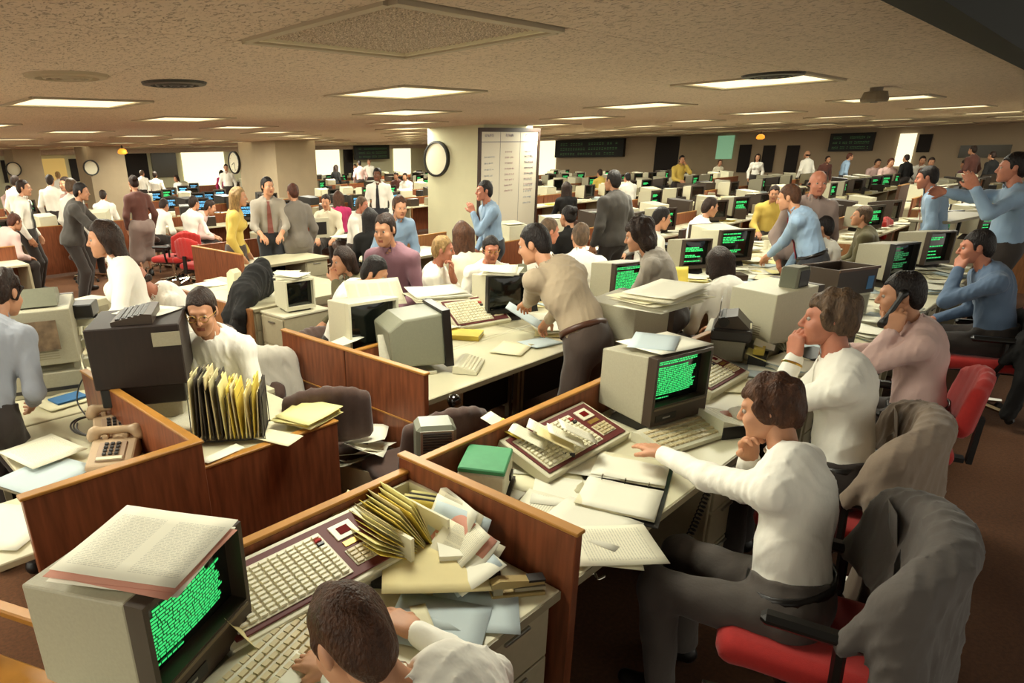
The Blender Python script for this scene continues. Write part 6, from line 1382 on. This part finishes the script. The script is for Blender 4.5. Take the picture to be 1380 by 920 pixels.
for bi, (bn, yc, xa, xb, sd) in enumerate(blocks):
    n = tn = nseat = 0; x = xa+1.0; cn = {}
    def nth(kind, side):
        cn[kind, side] = cn.get((kind, side), -1)+1; k = cn[kind, side]; return f'{"near" if side < 0 else "far"} side of the {bn} desk row, {ordn(k)} from the left'
    while x < xb:
        if not (inview(x-1, yc, .8, 120) or inview(x+1, yc, .8, 120)) or not all(far_clear(x+a, yc+b) for a in (-1, 0, 1) for b in (-.6, 0, .6)): x += 2.04; continue
        far_ = math.hypot(x, yc) > 14; made = False
        for side in (-1, 1):
            if near_person(x, yc+side*.31, 1.12, .45): continue
            proto('bench', make_bench, (x, yc, 0), 0 if side < 0 else math.pi, f'cream desk, {ordn(n)} from the left on the {"near" if side < 0 else "far"} side of the {bn} row', f'desks of the {bn} row'); made = True
            for s in (-.5, .5):
                xx = x+s+rr.uniform(-.12, .12); r_ = rr.random(); xs = None
                if r_ < (.8 if not far_ else .68) and inview(xx, yc, 1.0, 30):
                    blue = bn in ('fifth', 'sixth') and sd == 'R' and x < 11
                    k = 4 if blue else rr.choices([0, 1, 2, 3], [5, 3, 3, 2])[0] if side < 0 else rr.choices([1, 2, 3], [2, 3, 2])[0]
                    on_, col, cs, ds = TV[k]; fa = (270 if side < 0 else 90)+rr.uniform(-30, 20)
                    proto(f'far{k}', lambda: farterm(on_, col, cs), (xx, yc+side*.26, .72), face(fa), f'terminal with {ds}, {ordn(tn)} from left, {bn} row', f'terminals of the {bn} row'); tn += 1; xs = xx
                    if rr.random() < .45: sheet('paper on a terminal, '+nth('t', side), (xx, yc+side*.26, 1.085), rr.uniform(0, 90), paper, .3, .28, .012, group=f'papers on terminals of the {bn} row') if not far_ else fp.setdefault('paper', MB()).box((xx, yc+side*.26, 1.09), (.3, .28, .006), M=Matrix.Rotation(rr.uniform(0, 3), 3, 'Z'))
                if inview(xx, yc, 1.0, 0):
                    for q in range(2):
                        m_ = rr.choices([paper, paper_c, manila, yel, paper_b, newsp], [7, 4, 2, 1, 1, 1])[0]; u = x+s+(-.33 if q else .33)*(1 if xs is None or xs < x+s else -1)*rr.uniform(.5, 1); v = yc+side*rr.uniform(.42, .48)
                        if far_ and rr.random() < .3: fp.setdefault(rr.choice(['brown_plastic', 'darker_beige_metal', 'charcoal_plastic']), MB()).box((u, v, .722+.09), (rr.uniform(.15, .35), .2, .18), M=Matrix.Rotation(rr.uniform(0, 3), 3, 'Z')); continue
                        if far_:
                            h_ = rr.uniform(.008, .06); fp.setdefault(m_.name, MB()).box((u, v, .722+h_/2), (.26, .30, h_), M=Matrix.Rotation(rr.uniform(0, 3), 3, 'Z')); continue
                        if rr.random() < .6: sheet('loose paper sheet, '+nth('p', side), (u, v, .722), rr.uniform(0, 180), m_, .24, .30, .016, group=f'loose papers on desks of the {bn} row')
                        elif rr.random() < .8: stack('small paper pile, '+nth('s', side), (u, v, .722), rr.uniform(0, 180), 3, [m_, paper], .22, .28, .015, .014, rr.randrange(9), .012, group=f'paper piles on desks of the {bn} row', ang=12)
                        else: book('dark binder, '+nth('b', side), (u, v, .722), rr.uniform(0, 180), .26, .20, .06, rr.choice([black_p, brown_p, beiged, darkfold]), cat='binder', name='binder')['group'] = f'binders of the {bn} row'
                if not far_ and rr.random() < .35 and inview(xx, yc+side, .8, 0) and not near_person(x+s, yc+side*.98, .55, .5): chair('plain' if rr.random() < .6 else 'red', f'red chair, {ordn(nseat)} from the left at the {bn} row', (x+s, yc+side*.98), 90 if side < 0 else 270, f'chairs of the {bn} row'); nseat += 1
        x += 2.04; n += made
for nm, m in fp.items(): tag(m.obj('desk_clutter', MATS[nm if nm != 'paper' else 'white_paper'], None), f'{nm.replace("_", " ")} sheets, files and boxes scattered over the far desk rows', 'clutter', kind='stuff')

for loc, rz, sc, lab in SEATED:
    if math.hypot(loc[0], loc[1]) > 14: continue
    o = proto('chair_low', lambda: make_chair(brown_f, arms=False, back_h=.16), (loc[0]+math.sin(rz)*.02, loc[1]-math.cos(rz)*.02, 0), rz, ' '.join(('chair under the '+lab).split()[:16])); o.scale = (sc, sc, sc)
